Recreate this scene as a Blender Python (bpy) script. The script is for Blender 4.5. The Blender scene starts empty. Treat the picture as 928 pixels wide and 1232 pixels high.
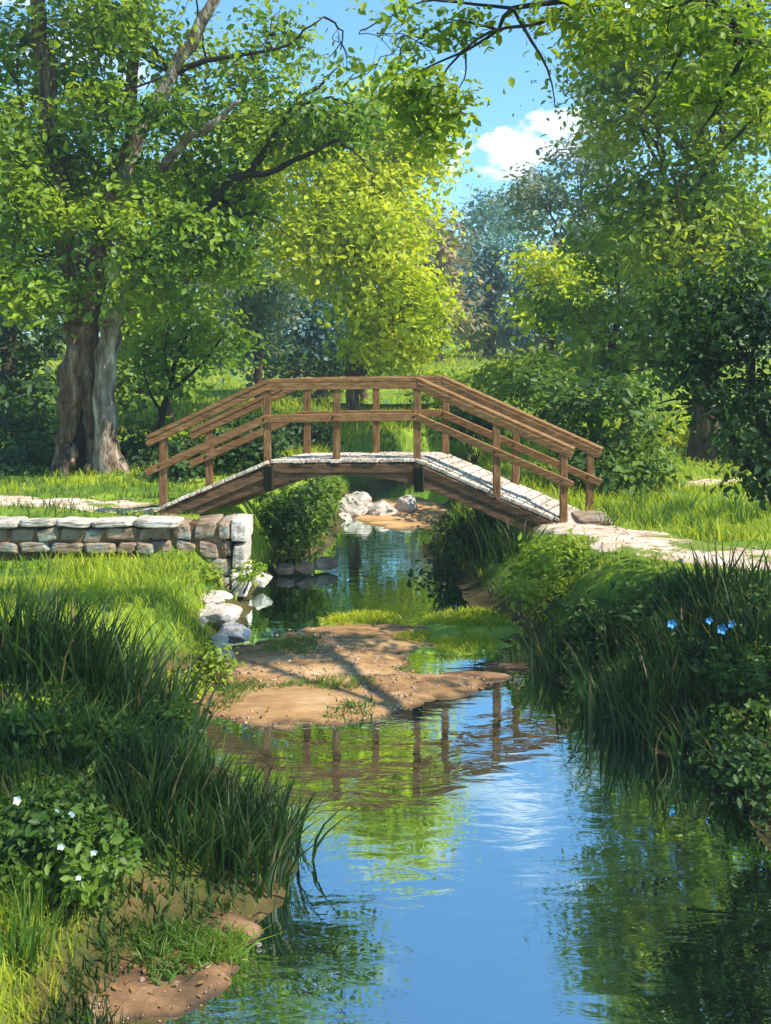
import bpy, math, random
import numpy as np
from mathutils import Vector
R = math.radians
rng = np.random.default_rng(7)
random.seed(7)
S = bpy.context.scene
COL = S.collection

# ------------------------------------------------------------------ camera
EYE, F = 3.1, 1200.0            # eye height over the water; focal length in photo pixels
cd = bpy.data.cameras.new('camera'); cam = bpy.data.objects.new('camera', cd); COL.objects.link(cam)
cam.location = (0, 0, EYE); cam.rotation_euler = (R(90), 0, 0)
cd.sensor_fit = 'AUTO'; cd.sensor_width = 36; cd.lens = 36*F/1232
cd.shift_y = -191/1232
cd.clip_start = .1; cd.clip_end = 2000
S.camera = cam

# ------------------------------------------------------------------ sky, sun, exposure
TO_SUN = Vector((0.72, -0.33, 0.95)).normalized()
W = bpy.data.worlds.new('World'); S.world = W; W.use_nodes = True
nt = W.node_tree; nt.nodes.clear()
def N(nt, t, **kw):
    n = nt.nodes.new(t)
    for k, v in kw.items():
        if k in n.inputs: n.inputs[k].default_value = v
        else: setattr(n, k, v)
    return n
sky = N(nt, 'ShaderNodeTexSky', sky_type='NISHITA', sun_disc=False, air_density=1.0, dust_density=0.3, ozone_density=4.0, altitude=300)
sky.sun_elevation = math.asin(TO_SUN.z)
sky.sun_rotation = math.atan2(TO_SUN.x, TO_SUN.y)
bg = N(nt, 'ShaderNodeBackground', Strength=0.15)
out = N(nt, 'ShaderNodeOutputWorld')
tint = N(nt, 'ShaderNodeMix', data_type='RGBA', blend_type='MULTIPLY'); tint.inputs[0].default_value = 1
tint.inputs[7].default_value = (0.70, 1.05, 1.10, 1)
nt.links.new(sky.outputs[0], tint.inputs[6])
# a few cumulus clouds, each an uneven patch round its own direction (x/y, z/y, half-width, half-height, density)
tc = N(nt, 'ShaderNodeTexCoord'); sp = N(nt, 'ShaderNodeSeparateXYZ'); nt.links.new(tc.outputs['Generated'], sp.inputs[0])
def M(op, a, b=None, c=None):
    n = nt.nodes.new('ShaderNodeMath'); n.operation = op
    for i, v in enumerate((a, b, c)):
        if v is None: continue
        if isinstance(v, (int, float)): n.inputs[i].default_value = v
        else: nt.links.new(v, n.inputs[i])
    return n.outputs[0]
yy = M('MAXIMUM', sp.outputs[1], .02); dx = M('DIVIDE', sp.outputs[0], yy); dz = M('DIVIDE', sp.outputs[2], yy)
cv = nt.nodes.new('ShaderNodeCombineXYZ'); nt.links.new(dx, cv.inputs[0]); nt.links.new(M('MULTIPLY', dz, 1.8), cv.inputs[1])
cn = N(nt, 'ShaderNodeTexNoise', Scale=17.0, Detail=7.0, Roughness=.55); nt.links.new(cv.outputs[0], cn.inputs['Vector'])
tot = None
for cx, cz, rx, rz, dens in [(.125, .203, .10, .036, 1.0), (.075, .205, .05, .022, .9), (.185, .226, .055, .026, .95), (-.30, .30, .12, .05, .8), (.11, .445, .14, .055, .85), (.04, .50, .08, .03, .6), (.20, .53, .09, .03, .4), (-.05, .62, .1, .04, .45), (-.6, .35, .3, .09, .9), (.7, .3, .25, .08, .9)]:
    u = M('DIVIDE', M('SUBTRACT', dx, cx), rx); v = M('DIVIDE', M('SUBTRACT', dz, cz), rz)
    r = M('SQRT', M('ADD', M('MULTIPLY', u, u), M('MULTIPLY', v, v)))
    e = M('ADD', M('SUBTRACT', 1.0, r), M('MULTIPLY', M('SUBTRACT', cn.outputs[0], .5), 3.4))
    q = nt.nodes.new('ShaderNodeMapRange'); q.interpolation_type = 'SMOOTHSTEP'; q.inputs[1].default_value = .25; q.inputs[2].default_value = .62 if dens > .85 else 1.3; q.inputs[4].default_value = dens
    nt.links.new(e, q.inputs[0]); tot = q.outputs[0] if tot is None else M('MAXIMUM', tot, q.outputs[0])
cm = N(nt, 'ShaderNodeMix', data_type='RGBA'); cm.inputs[7].default_value = (4.6, 5.0, 5.5, 1)
nt.links.new(tot, cm.inputs[0]); nt.links.new(tint.outputs[2], cm.inputs[6])
nt.links.new(cm.outputs[2], bg.inputs[0]); nt.links.new(bg.outputs[0], out.inputs[0])
sl = bpy.data.lights.new('sun', 'SUN'); sl.energy = 5.0; sl.angle = R(.55); sl.color = (1, .94, .80)
so = bpy.data.objects.new('sun', sl); COL.objects.link(so)
so.rotation_euler = TO_SUN.to_track_quat('Z', 'Y').to_euler(); so.location = (10, 5, 30)
S.view_settings.view_transform = 'Standard'; S.view_settings.look = 'None'
S.view_settings.gamma = 1; S.view_settings.use_curve_mapping = False
S.view_settings.exposure = 0.8
S.render.engine = 'CYCLES'
S.cycles.max_bounces = 7; S.cycles.diffuse_bounces = 3; S.cycles.glossy_bounces = 3; S.cycles.transmission_bounces = 4
S.cycles.transparent_max_bounces = 8; S.cycles.volume_bounces = 0; S.cycles.use_denoising = True

# ------------------------------------------------------------------ helpers
def at(px, py, D): return np.array([(px-464)/F*D, D, EYE-(py-425)/F*D])
def smooth(a, b, x):
    t = np.clip((x-a)/(b-a), 0, 1); return t*t*(3-2*t)
LAT = np.random.default_rng(99).uniform(-1, 1, (256, 256))
def vnoise(x, y):
    xi = np.floor(x).astype(int); yi = np.floor(y).astype(int); u = x-xi; v = y-yi
    u = u*u*u*(u*(u*6-15)+10); v = v*v*v*(v*(v*6-15)+10); g = lambda i, j: LAT[i % 256, j % 256]
    return (g(xi, yi)*(1-u)+g(xi+1, yi)*u)*(1-v)+(g(xi, yi+1)*(1-u)+g(xi+1, yi+1)*u)*v
def wob(x, y, s=1.0, seed=0.0):
    x = np.asarray(x, float)*s*.55+seed*17.3+40; y = np.asarray(y, float)*s*.55+seed*9.7+40
    return .95*vnoise(x, y)+.5*vnoise(x*2.1+7, y*2.1+3)+.25*vnoise(x*4.3+1, y*4.3+9)

def mesh(name, V, Fc, mat=None, parent=None, smooth_=False):
    """V: (n,3) array, Fc: list of faces or (m,k) array"""
    me = bpy.data.meshes.new(name)
    V = np.asarray(V, dtype=np.float32)
    if isinstance(Fc, np.ndarray):
        m, k = Fc.shape
        me.vertices.add(len(V)); me.vertices.foreach_set('co', V.ravel())
        me.loops.add(m*k); me.loops.foreach_set('vertex_index', Fc.astype(np.int32).ravel())
        me.polygons.add(m); me.polygons.foreach_set('loop_start', np.arange(0, m*k, k, dtype=np.int32))
        me.update(calc_edges=True); me.validate()
    else:
        me.from_pydata([tuple(v) for v in V], [], Fc); me.update()
    if smooth_: me.polygons.foreach_set('use_smooth', np.ones(len(me.polygons), dtype=bool))
    o = bpy.data.objects.new(name, me); COL.objects.link(o)
    if mat: me.materials.append(mat)
    if parent: o.parent = parent
    return o
def tag(o, label, cat, group=None):
    o['label'] = label; o['category'] = cat
    if group: o['group'] = group
    return o
def empty(name, loc, label, cat, group=None):
    o = bpy.data.objects.new(name, None); COL.objects.link(o); o.location = loc; o.empty_display_size = .2
    return tag(o, label, cat, group)
def struct(o, kind='structure'): o['kind'] = kind; return o
def copy_tree(o, parent=None):
    c = o.copy(); COL.objects.link(c)
    if parent: c.parent = parent
    for ch in o.children: copy_tree(ch, c)
    return c

class MB:
    def __init__(s): s.v = []; s.f = []
    def add(s, V, Fc):
        b = len(s.v); s.v += [tuple(map(float, p)) for p in V]; s.f += [[i+b for i in q] for q in Fc]; return s
    def hexa(s, P):   # 8 corners: bottom 4 ccw, top 4 ccw
        return s.add(P, [[3, 2, 1, 0], [4, 5, 6, 7], [0, 1, 5, 4], [1, 2, 6, 5], [2, 3, 7, 6], [3, 0, 4, 7]])
    def bar(s, a, b, w, h, side=None):
        """box from a to b; w across (horizontal), h in the vertical plane"""
        a = Vector(a); b = Vector(b); d = (b-a).normalized()
        u = Vector(side).normalized() if side is not None else d.cross(Vector((0, 0, 1)))
        if u.length < 1e-3: u = Vector((1, 0, 0))
        u.normalize(); n = u.cross(d).normalized()
        u = u*w/2; n = n*h/2
        P = [a-u-n, a+u-n, b+u-n, b-u-n, a-u+n, a+u+n, b+u+n, b-u+n]
        return s.hexa(P)
    def tube(s, pts, r0, r1=None, k=9, jag=.08, seed=0):
        pts = np.asarray(pts, float); n = len(pts)
        r = np.asarray(r0, float) if r1 is None else np.linspace(r0, r1, n)
        rg = np.random.default_rng(int(abs(pts[0, 0]*131+pts[-1, 2]*977+seed)) % 100000)
        V = []; ref = np.array([.31, .2, .93])
        for i in range(n):
            t = pts[min(i+1, n-1)]-pts[max(i-1, 0)]; t /= np.linalg.norm(t)+1e-9
            a = np.cross(t, np.array([0, 1, 0]) if abs(t[1]) < .9 else np.array([1, 0, 0])); a /= np.linalg.norm(a)
            b = np.cross(t, a)
            for j in range(k):
                an = 2*math.pi*j/k
                rr = r[i]*(1+jag*math.sin(3*an+i*.7+seed)+jag*rg.normal()*.6)
                V.append(pts[i]+rr*(math.cos(an)*a+math.sin(an)*b))
        Fc = [[i*k+j, i*k+(j+1) % k, (i+1)*k+(j+1) % k, (i+1)*k+j] for i in range(n-1) for j in range(k)]
        Fc += [list(range(k))[::-1], [(n-1)*k+j for j in range(k)]]
        return s.add(V, Fc)
    def build(s, name, mat, parent=None, sm=False, bev=0):
        o = mesh(name, np.array(s.v), s.f, mat, parent, sm)
        if bev:
            m = o.modifiers.new('bevel', 'BEVEL'); m.width = bev; m.segments = 2; m.limit_method = 'ANGLE'
        return o
def path_pts(ctrl, n=14, jit=0.0, seed=1):
    """Catmull-Rom through control points"""
    P = [np.asarray(p, float) for p in ctrl]; P = [2*P[0]-P[1]]+P+[2*P[-1]-P[-2]]
    rg = np.random.default_rng(seed); o = []
    segs = len(P)-3; per = max(2, n//segs)
    for i in range(segs):
        for t in np.linspace(0, 1, per, endpoint=False):
            p0, p1, p2, p3 = P[i:i+4]
            o.append(.5*((2*p1)+(-p0+p2)*t+(2*p0-5*p1+4*p2-p3)*t*t+(-p0+3*p1-3*p2+p3)*t**3))
    o.append(P[-2]); o = np.array(o)
    if jit: o[1:-1] += rg.normal(size=o[1:-1].shape)*jit
    return o

# ------------------------------------------------------------------ materials
def newmat(name):
    m = bpy.data.materials.new(name); m.use_nodes = True; m.node_tree.nodes.clear()
    return m, m.node_tree
def ramp(nt, stops):
    r = nt.nodes.new('ShaderNodeValToRGB'); e = r.color_ramp.elements
    e[0].position, e[0].color = stops[0][0], (*stops[0][1], 1)
    e[1].position, e[1].color = stops[-1][0], (*stops[-1][1], 1)
    for p, c in stops[1:-1]:
        q = e.new(p); q.color = (*c, 1)
    return r
def m_leaf(name, a, b, c, trans=.42, clump=.7, gloss=.35, straw=None):
    """leaf: a..b per leaf, drifting to c from bough to bough"""
    m, nt = newmat(name); L = nt.links.new
    g = N(nt, 'ShaderNodeNewGeometry')
    r = ramp(nt, [(0, a), (.55, b), (1, [x*1.25 for x in b])] if not straw else [(0, a), (.5, b), (.90, [x*1.2 for x in b]), (.93, straw), (1, straw)]); L(g.outputs['Random Per Island'], r.inputs[0])
    t = N(nt, 'ShaderNodeTexCoord'); n = N(nt, 'ShaderNodeTexNoise', Scale=clump, Detail=2.0)
    L(t.outputs['Object'], n.inputs['Vector'])
    rr = N(nt, 'ShaderNodeMapRange'); rr.inputs[1].default_value = .42; rr.inputs[2].default_value = .62
    L(n.outputs[0], rr.inputs[0])
    mx = N(nt, 'ShaderNodeMix', data_type='RGBA'); mx.inputs[7].default_value = (*c, 1)
    L(rr.outputs[0], mx.inputs[0]); L(r.outputs[0], mx.inputs[6])
    p = N(nt, 'ShaderNodeBsdfPrincipled', Roughness=.5); p.inputs['Specular IOR Level'].default_value = gloss
    L(mx.outputs[2], p.inputs['Base Color'])
    tr = N(nt, 'ShaderNodeBsdfTranslucent')
    br = N(nt, 'ShaderNodeMix', data_type='RGBA', blend_type='MULTIPLY'); br.inputs[0].default_value = 1
    br.inputs[7].default_value = (1.5, 1.45, .7, 1); L(mx.outputs[2], br.inputs[6]); L(br.outputs[2], tr.inputs[0])
    ms = N(nt, 'ShaderNodeMixShader', Fac=trans); L(p.outputs[0], ms.inputs[1]); L(tr.outputs[0], ms.inputs[2])
    o = N(nt, 'ShaderNodeOutputMaterial'); L(ms.outputs[0], o.inputs[0]); return m
def m_rough(name, stops, scale=3, stretch=(1, 1, 1), rough=.85, bump=.4, detail=6, bscale=None, spec=.2, dist=.02, wet=None, patch=None):
    m, nt = newmat(name); L = nt.links.new
    t = N(nt, 'ShaderNodeTexCoord'); mp = N(nt, 'ShaderNodeMapping'); mp.inputs['Scale'].default_value = stretch
    L(t.outputs['Object'], mp.inputs[0])
    n = N(nt, 'ShaderNodeTexNoise', Scale=scale, Detail=detail, Roughness=.65); L(mp.outputs[0], n.inputs['Vector'])
    r = ramp(nt, stops); L(n.outputs[0], r.inputs[0])
    p = N(nt, 'ShaderNodeBsdfPrincipled', Roughness=rough); p.inputs['Specular IOR Level'].default_value = spec
    g = N(nt, 'ShaderNodeNewGeometry')
    hv = N(nt, 'ShaderNodeMapRange'); hv.inputs[3].default_value = .78; hv.inputs[4].default_value = 1.2; L(g.outputs['Random Per Island'], hv.inputs[0])
    mm = N(nt, 'ShaderNodeMix', data_type='RGBA', blend_type='MULTIPLY'); mm.inputs[0].default_value = 1
    L(r.outputs[0], mm.inputs[6]); L(hv.outputs[0], mm.inputs[7]); res = mm.outputs[2]
    if wet is not None:      # sand stays dark and glossy where it is soaked, up to this height over the water
        sp = N(nt, 'ShaderNodeSeparateXYZ'); L(t.outputs['Object'], sp.inputs[0])
        nn = N(nt, 'ShaderNodeTexNoise', Scale=7.0, Detail=4.0); L(t.outputs['Object'], nn.inputs['Vector'])
        ad = N(nt, 'ShaderNodeMath', operation='MULTIPLY_ADD'); L(nn.outputs[0], ad.inputs[0]); ad.inputs[1].default_value = -.03; L(sp.outputs[2], ad.inputs[2])
        wr = N(nt, 'ShaderNodeMapRange'); wr.inputs[1].default_value = wet-.024; wr.inputs[2].default_value = wet; wr.inputs[3].default_value = .38; L(ad.outputs[0], wr.inputs[0])
        m2 = N(nt, 'ShaderNodeMix', data_type='RGBA', blend_type='MULTIPLY'); m2.inputs[0].default_value = 1; L(res, m2.inputs[6]); L(wr.outputs[0], m2.inputs[7]); res = m2.outputs[2]
    if patch is not None:    # turf growing through in patches
        nn = N(nt, 'ShaderNodeTexNoise', Scale=patch[0], Detail=7.0, Roughness=.65); L(mp.outputs[0], nn.inputs['Vector'])
        wr = N(nt, 'ShaderNodeMapRange'); wr.inputs[1].default_value = patch[1]; wr.inputs[2].default_value = patch[1]+.05; L(nn.outputs[0], wr.inputs[0])
        m2 = N(nt, 'ShaderNodeMix', data_type='RGBA'); m2.inputs[7].default_value = (*patch[2], 1); L(wr.outputs[0], m2.inputs[0]); L(res, m2.inputs[6]); res = m2.outputs[2]
    L(res, p.inputs['Base Color'])
    n2 = N(nt, 'ShaderNodeTexNoise', Scale=bscale or scale*3, Detail=5.0); L(mp.outputs[0], n2.inputs['Vector'])
    b = N(nt, 'ShaderNodeBump', Strength=bump, Distance=dist); L(n2.outputs[0], b.inputs['Height']); L(b.outputs[0], p.inputs['Normal'])
    o = N(nt, 'ShaderNodeOutputMaterial'); L(p.outputs[0], o.inputs[0]); return m

M_wood = m_rough('brown_wood', [(0.3, (0.0472, 0.0238, 0.0106)), (0.42, (0.163, 0.0792, 0.0297)), (0.56, (0.2317, 0.1188, 0.0449)), (0.72, (0.3604, 0.2297, 0.1122))], 6, (1, 6, 6), .75, .5, dist=.01)
M_wood_v = m_rough('brown_wood_upright', [(0.3, (0.0472, 0.0238, 0.0106)), (0.42, (0.163, 0.0792, 0.0317)), (0.56, (0.2402, 0.1228, 0.0475)), (0.72, (0.3775, 0.2455, 0.1254))], 6, (6, 6, 1), .75, .5, dist=.01)
M_beam = m_rough('old_beam_wood', [(0.3, (0.0231, 0.0145, 0.0079)), (0.45, (0.0924, 0.0502, 0.0238)), (0.58, (0.1452, 0.0825, 0.0396)), (0.72, (0.2244, 0.1518, 0.0858))], 4, (1, 6, 6), .8, .6, dist=.012)
M_deck = m_rough('weathered_plank', [(.28, (.11, .075, .05)), (.40, (.30, .225, .165)), (.50, (.49, .41, .325)), (.66, (.66, .59, .51))], 5, (5, 1, 5), .8, .4, dist=.01)
M_bark = m_rough('dark_bark', [(.3, (.030, .018, .011)), (.5, (.085, .050, .030)), (.72, (.19, .125, .08))], 3.2, (3, 3, .55), .9, 1, dist=.05)
M_bark_pale = m_rough('pale_bark', [(.34, (.045, .028, .018)), (.44, (.17, .115, .075)), (.56, (.34, .265, .20)), (.67, (.60, .50, .40))], 3.0, (2.2, 2.2, .6), .85, 1, dist=.08)
M_bark_tan = m_rough('tan_bark', [(.34, (.05, .028, .016)), (.47, (.15, .085, .05)), (.56, (.22, .14, .085)), (.68, (.46, .34, .24))], 3.4, (2.6, 2.6, .5), .88, 1, dist=.10)
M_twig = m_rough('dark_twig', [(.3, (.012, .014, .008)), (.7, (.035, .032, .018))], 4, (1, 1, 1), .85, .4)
M_stone = m_rough('field_stone', [(.28, (.07, .045, .030)), (.42, (.20, .135, .09)), (.54, (.32, .23, .16)), (.62, (.25, .27, .25)), (.74, (.46, .40, .33))], 3.2, (1, 1, 1), .85, .6, dist=.02)
M_cope = m_rough('pale_coping_stone', [(.28, (.15, .12, .09)), (.42, (.38, .32, .27)), (.55, (.56, .49, .43)), (.72, (.66, .61, .55))], 3.5, (1, 1, 1), .85, .5, dist=.015)
M_rock = m_rough('white_rock', [(.22, (.26, .20, .15)), (.42, (.50, .42, .36)), (.6, (.62, .55, .49)), (.75, (.70, .65, .61))], 3.2, (1, 1, 1.8), .85, .9, dist=.04)
M_rock_br = m_rough('brown_rock', [(.25, (.14, .085, .055)), (.5, (.32, .21, .14)), (.7, (.56, .46, .38))], 2.5, (1, 1, 1), .8, .6, dist=.02)
M_pathm = m_rough('pink_sand_path', [(.30, (.28, .18, .11)), (.42, (.50, .36, .26)), (.55, (.62, .49, .39)), (.70, (.70, .60, .51))], 2.4, (1, 1.6, 1), .9, .7, 9, 30, patch=(1.5, .54, (.14, .19, .025)))
M_sand = m_rough('wet_sand', [(.30, (.13, .085, .03)), (.40, (.28, .15, .060)), (.52, (.40, .225, .095)), (.62, (.50, .31, .15)), (.75, (.60, .42, .23))], 1.5, (.7, 2.2, 1), .8, .6, 8, 20, .3, wet=.012, patch=(1.8, .63, (.10, .14, .02)))
M_mud = m_rough('brown_mud', [(.32, (.035, .028, .012)), (.44, (.12, .065, .03)), (.56, (.24, .13, .062)), (.70, (.38, .23, .13))], 1.9, (1, 2, 1), .75, .7, 8, 16, .3, wet=.012)
M_algae = m_rough('green_weed_mat', [(.28, (.05, .09, .015)), (.45, (.17, .25, .030)), (.62, (.30, .38, .05)), (.78, (.36, .24, .11))], 1.7, (.6, 2.0, 1), .8, .6, 7, 16, .25)
M_white = m_rough('white_petal', [(.3, (.70, .74, .78)), (.7, (.85, .87, .88))], 8, rough=.6, bump=0)
M_bluep = m_rough('blue_petal', [(.3, (.06, .28, .60)), (.7, (.14, .42, .78))], 8, rough=.6, bump=0)
M_cream = m_rough('cream_wall', [(.3, (.45, .36, .28)), (.7, (.60, .50, .40))], 2, rough=.9, bump=.1)
M_roofm = m_rough('slate_roof', [(.3, (.20, .22, .26)), (.7, (.34, .36, .40))], 3, rough=.8, bump=.2)

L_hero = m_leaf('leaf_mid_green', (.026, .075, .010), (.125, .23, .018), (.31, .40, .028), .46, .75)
L_dark = m_leaf('leaf_dark_green', (.007, .024, .006), (.023, .060, .012), (.050, .110, .017), .35, .6)  # darkened beyond the leaf itself so shadows read deeper
L_yel = m_leaf('leaf_yellow_green', (.26, .34, .018), (.43, .50, .026), (.53, .56, .034), .48, .5)
L_lite = m_leaf('leaf_light_green', (.075, .155, .012), (.20, .29, .020), (.37, .42, .030), .48, .5)
L_teal = m_leaf('leaf_blue_green', (.030, .105, .100), (.075, .185, .180), (.13, .25, .20), .3, .3)  # paler for distance: some of the far haze is put into this colour
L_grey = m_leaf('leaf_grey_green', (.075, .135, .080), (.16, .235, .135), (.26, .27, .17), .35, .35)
L_tan = m_leaf('leaf_tan', (.22, .16, .08), (.38, .27, .15), (.18, .20, .11), .35, .4)
L_moss = m_leaf('leaf_undergrowth', (.014, .046, .009), (.050, .115, .015), (.14, .22, .022), .4, .9)
G_dark = m_leaf('blade_dark', (.005, .020, .005), (.019, .050, .009), (.046, .100, .014), .4, 1.2, straw=(.20, .15, .06))  # blade colour lowered to deepen shadows: shade is partly in the albedo
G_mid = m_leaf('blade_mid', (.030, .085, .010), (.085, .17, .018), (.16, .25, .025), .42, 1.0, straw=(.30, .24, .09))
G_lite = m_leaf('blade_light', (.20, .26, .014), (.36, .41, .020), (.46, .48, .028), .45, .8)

# ------------------------------------------------------------------ the land
YL = [2, 4.6, 5.13, 5.6, 5.95, 6.7, 7.37, 8.2, 8.75, 10.2, 11.8, 13, 14, 16.5, 19, 21.3, 24, 27, 29, 34]
XLv = [-1.3, -.95, -.86, -.62, -.6, -.95, -1.5, -1.75, -1.62, -1.55, -1.62, -1.85, -1.55, -.9, -.7, -.6, .2, 1.9, 3.6, 5]
YR = [2, 4.6, 5.6, 6.5, 7.1, 7.8, 8.4, 9.2, 9.9, 11.1, 12.2, 13, 14, 15.8, 17.3, 21.3, 24, 27, 29, 34]
XRv = [2.0, 2.15, 2.3, 2.45, 2.4, 2.15, 1.8, 1.72, 1.55, 1.35, 1.1, 1.0, .72, .6, .85, 1.35, 2.0, 2.5, 2.2, 2.5]
def edge_d(x, y):
    xl = np.interp(y, YL, XLv)+.10*wob(x*0, y, 3.1); xr = np.interp(y, YR, XRv)+.10*wob(x*0, y, 2.7, 2)
    return xl-x, x-xr
def hgt(x, y):
    x = np.asarray(x, float); y = np.asarray(y, float)
    dl, dr = edge_d(x, y)
    bl = np.interp(y, [2, 4.6, 5.6, 7, 8.3, 9.5, 11, 12.35, 12.75, 16, 24], [.45, .36, .36, .42, .58, .68, .64, .58, 1.0, 1.05, 1.05])
    br = np.interp(y, [2, 7, 8.5, 10, 13, 20], [.6, .6, .70, .85, .90, .95])
    wl = np.interp(y, [4, 5.0, 6.0, 9, 13], [1.5, 1.3, .9, 1.0, .7]); wr = np.interp(y, [6, 9.6, 10.6, 14], [2.0, 2.2, 1.3, 1.05])
    land_l = bl*smooth(0, 1, dl/wl)**.9; land_r = br*smooth(0, 1, dr/wr)**.9
    d = np.maximum(dl, dr)
    land = np.where(dl > dr, land_l, land_r)
    land = np.where(y > 27, np.maximum(land, .95*smooth(27, 30, y)), land)
    bed = -.42*smooth(0, .9, -d)
    h = np.where(d > 0, land, bed)
    h = h+np.where(d > .1, .05*wob(x, y, 1.3)+.02*wob(x, y, 4.1, 3), 0)
    h = h+2.05*smooth(21, 68, y)+3.0*smooth(75, 190, y)+.25*smooth(8, 30, np.abs(x))*smooth(10, 24, y)
    return h
def H(x, y): return float(hgt(np.array([x]), np.array([y]))[0])

# one sheet, finer near the stream
def sheet(xs, ys, zf, name, mat, kind='structure'):
    X, Y = np.meshgrid(xs, ys); Z = zf(X, Y)
    V = np.stack([X, Y, Z], -1).reshape(-1, 3); nx, ny = len(xs), len(ys)
    i = np.arange(nx*ny).reshape(ny, nx)
    Fc = np.stack([i[:-1, :-1], i[:-1, 1:], i[1:, 1:], i[1:, :-1]], -1).reshape(-1, 4)
    return struct(mesh(name, V, Fc, mat, None, True), kind)
xs = np.unique(np.concatenate([np.linspace(-400, -30, 20), np.linspace(-30, -8, 45), np.linspace(-8, 9, 230), np.linspace(9, 30, 45), np.linspace(30, 400, 20)]))
ys = np.unique(np.concatenate([np.linspace(-40, 1, 15), np.linspace(1, 17, 220), np.linspace(17, 34, 110), np.linspace(34, 90, 90), np.linspace(90, 900, 40)]))
def m_ground():
    m, nt = newmat('ground_turf'); L = nt.links.new
    t = N(nt, 'ShaderNodeTexCoord')
    n = N(nt, 'ShaderNodeTexNoise', Scale=.9, Detail=8.0, Roughness=.62); L(t.outputs['Object'], n.inputs['Vector'])
    r = ramp(nt, [(.3, (.045, .095, .012)), (.46, (.11, .18, .018)), (.58, (.20, .27, .022)), (.74, (.27, .32, .03))]); L(n.outputs[0], r.inputs[0])
    n2 = N(nt, 'ShaderNodeTexNoise', Scale=2.4, Detail=6.0); L(t.outputs['Object'], n2.inputs['Vector'])
    r2 = ramp(nt, [(.35, (.030, .028, .010)), (.52, (.070, .060, .018)), (.7, (.13, .085, .035))]); L(n2.outputs[0], r2.inputs[0])
    sp = N(nt, 'ShaderNodeSeparateXYZ'); L(t.outputs['Object'], sp.inputs[0])
    ad = N(nt, 'ShaderNodeMath', operation='MULTIPLY_ADD'); L(n2.outputs[0], ad.inputs[0]); ad.inputs[1].default_value = -.5; L(sp.outputs[2], ad.inputs[2])
    mr = N(nt, 'ShaderNodeMapRange'); mr.inputs[1].default_value = -.12; mr.inputs[2].default_value = .12; L(ad.outputs[0], mr.inputs[0])
    mx = N(nt, 'ShaderNodeMix', data_type='RGBA'); L(mr.outputs[0], mx.inputs[0]); L(r2.outputs[0], mx.inputs[6]); L(r.outputs[0], mx.inputs[7])
    p = N(nt, 'ShaderNodeBsdfPrincipled', Roughness=.9); p.inputs['Specular IOR Level'].default_value = .15; L(mx.outputs[2], p.inputs['Base Color'])
    b = N(nt, 'ShaderNodeBump', Strength=.6, Distance=.05); n3 = N(nt, 'ShaderNodeTexNoise', Scale=9.0, Detail=5.0); L(t.outputs['Object'], n3.inputs['Vector'])
    L(n3.outputs[0], b.inputs['Height']); L(b.outputs[0], p.inputs['Normal'])
    o = N(nt, 'ShaderNodeOutputMaterial'); L(p.outputs[0], o.inputs[0]); return m
sheet(xs, ys, hgt, 'ground', m_ground())

# water
def m_water(name='stream_water', sc=1.0):
    m, nt = newmat(name); L = nt.links.new
    t = N(nt, 'ShaderNodeTexCoord'); mp = N(nt, 'ShaderNodeMapping'); mp.inputs['Scale'].default_value = (1.0*sc, 2.6*sc, 1)
    L(t.outputs['Object'], mp.inputs[0])
    n = N(nt, 'ShaderNodeTexNoise', Scale=2.1, Detail=3.0, Roughness=.5, Distortion=.6); L(mp.outputs[0], n.inputs['Vector'])
    b = N(nt, 'ShaderNodeBump', Strength=.085, Distance=.03); L(n.outputs[0], b.inputs['Height'])
    gl = N(nt, 'ShaderNodeBsdfGlossy', Roughness=.02, Color=(.84, 1, 1, 1)); L(b.outputs[0], gl.inputs['Normal'])
    tr = N(nt, 'ShaderNodeBsdfTransparent', Color=(.50, .62, .42, 1))
    fr = N(nt, 'ShaderNodeFresnel', IOR=2.6); L(b.outputs[0], fr.inputs['Normal'])
    fm = N(nt, 'ShaderNodeMapRange'); fm.inputs[1].default_value = .1; fm.inputs[2].default_value = .5; fm.inputs[3].default_value = .64; fm.inputs[4].default_value = .93
    L(fr.outputs[0], fm.inputs[0])
    ms = N(nt, 'ShaderNodeMixShader'); L(fm.outputs[0], ms.inputs[0]); L(tr.outputs[0], ms.inputs[1]); L(gl.outputs[0], ms.inputs[2])
    o = N(nt, 'ShaderNodeOutputMaterial'); L(ms.outputs[0], o.inputs[0]); return m
M_water = m_water()
sheet(np.linspace(-5, 7, 13), np.linspace(-6, 30, 30), lambda X, Y: X*0, 'stream_water', M_water)

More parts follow.
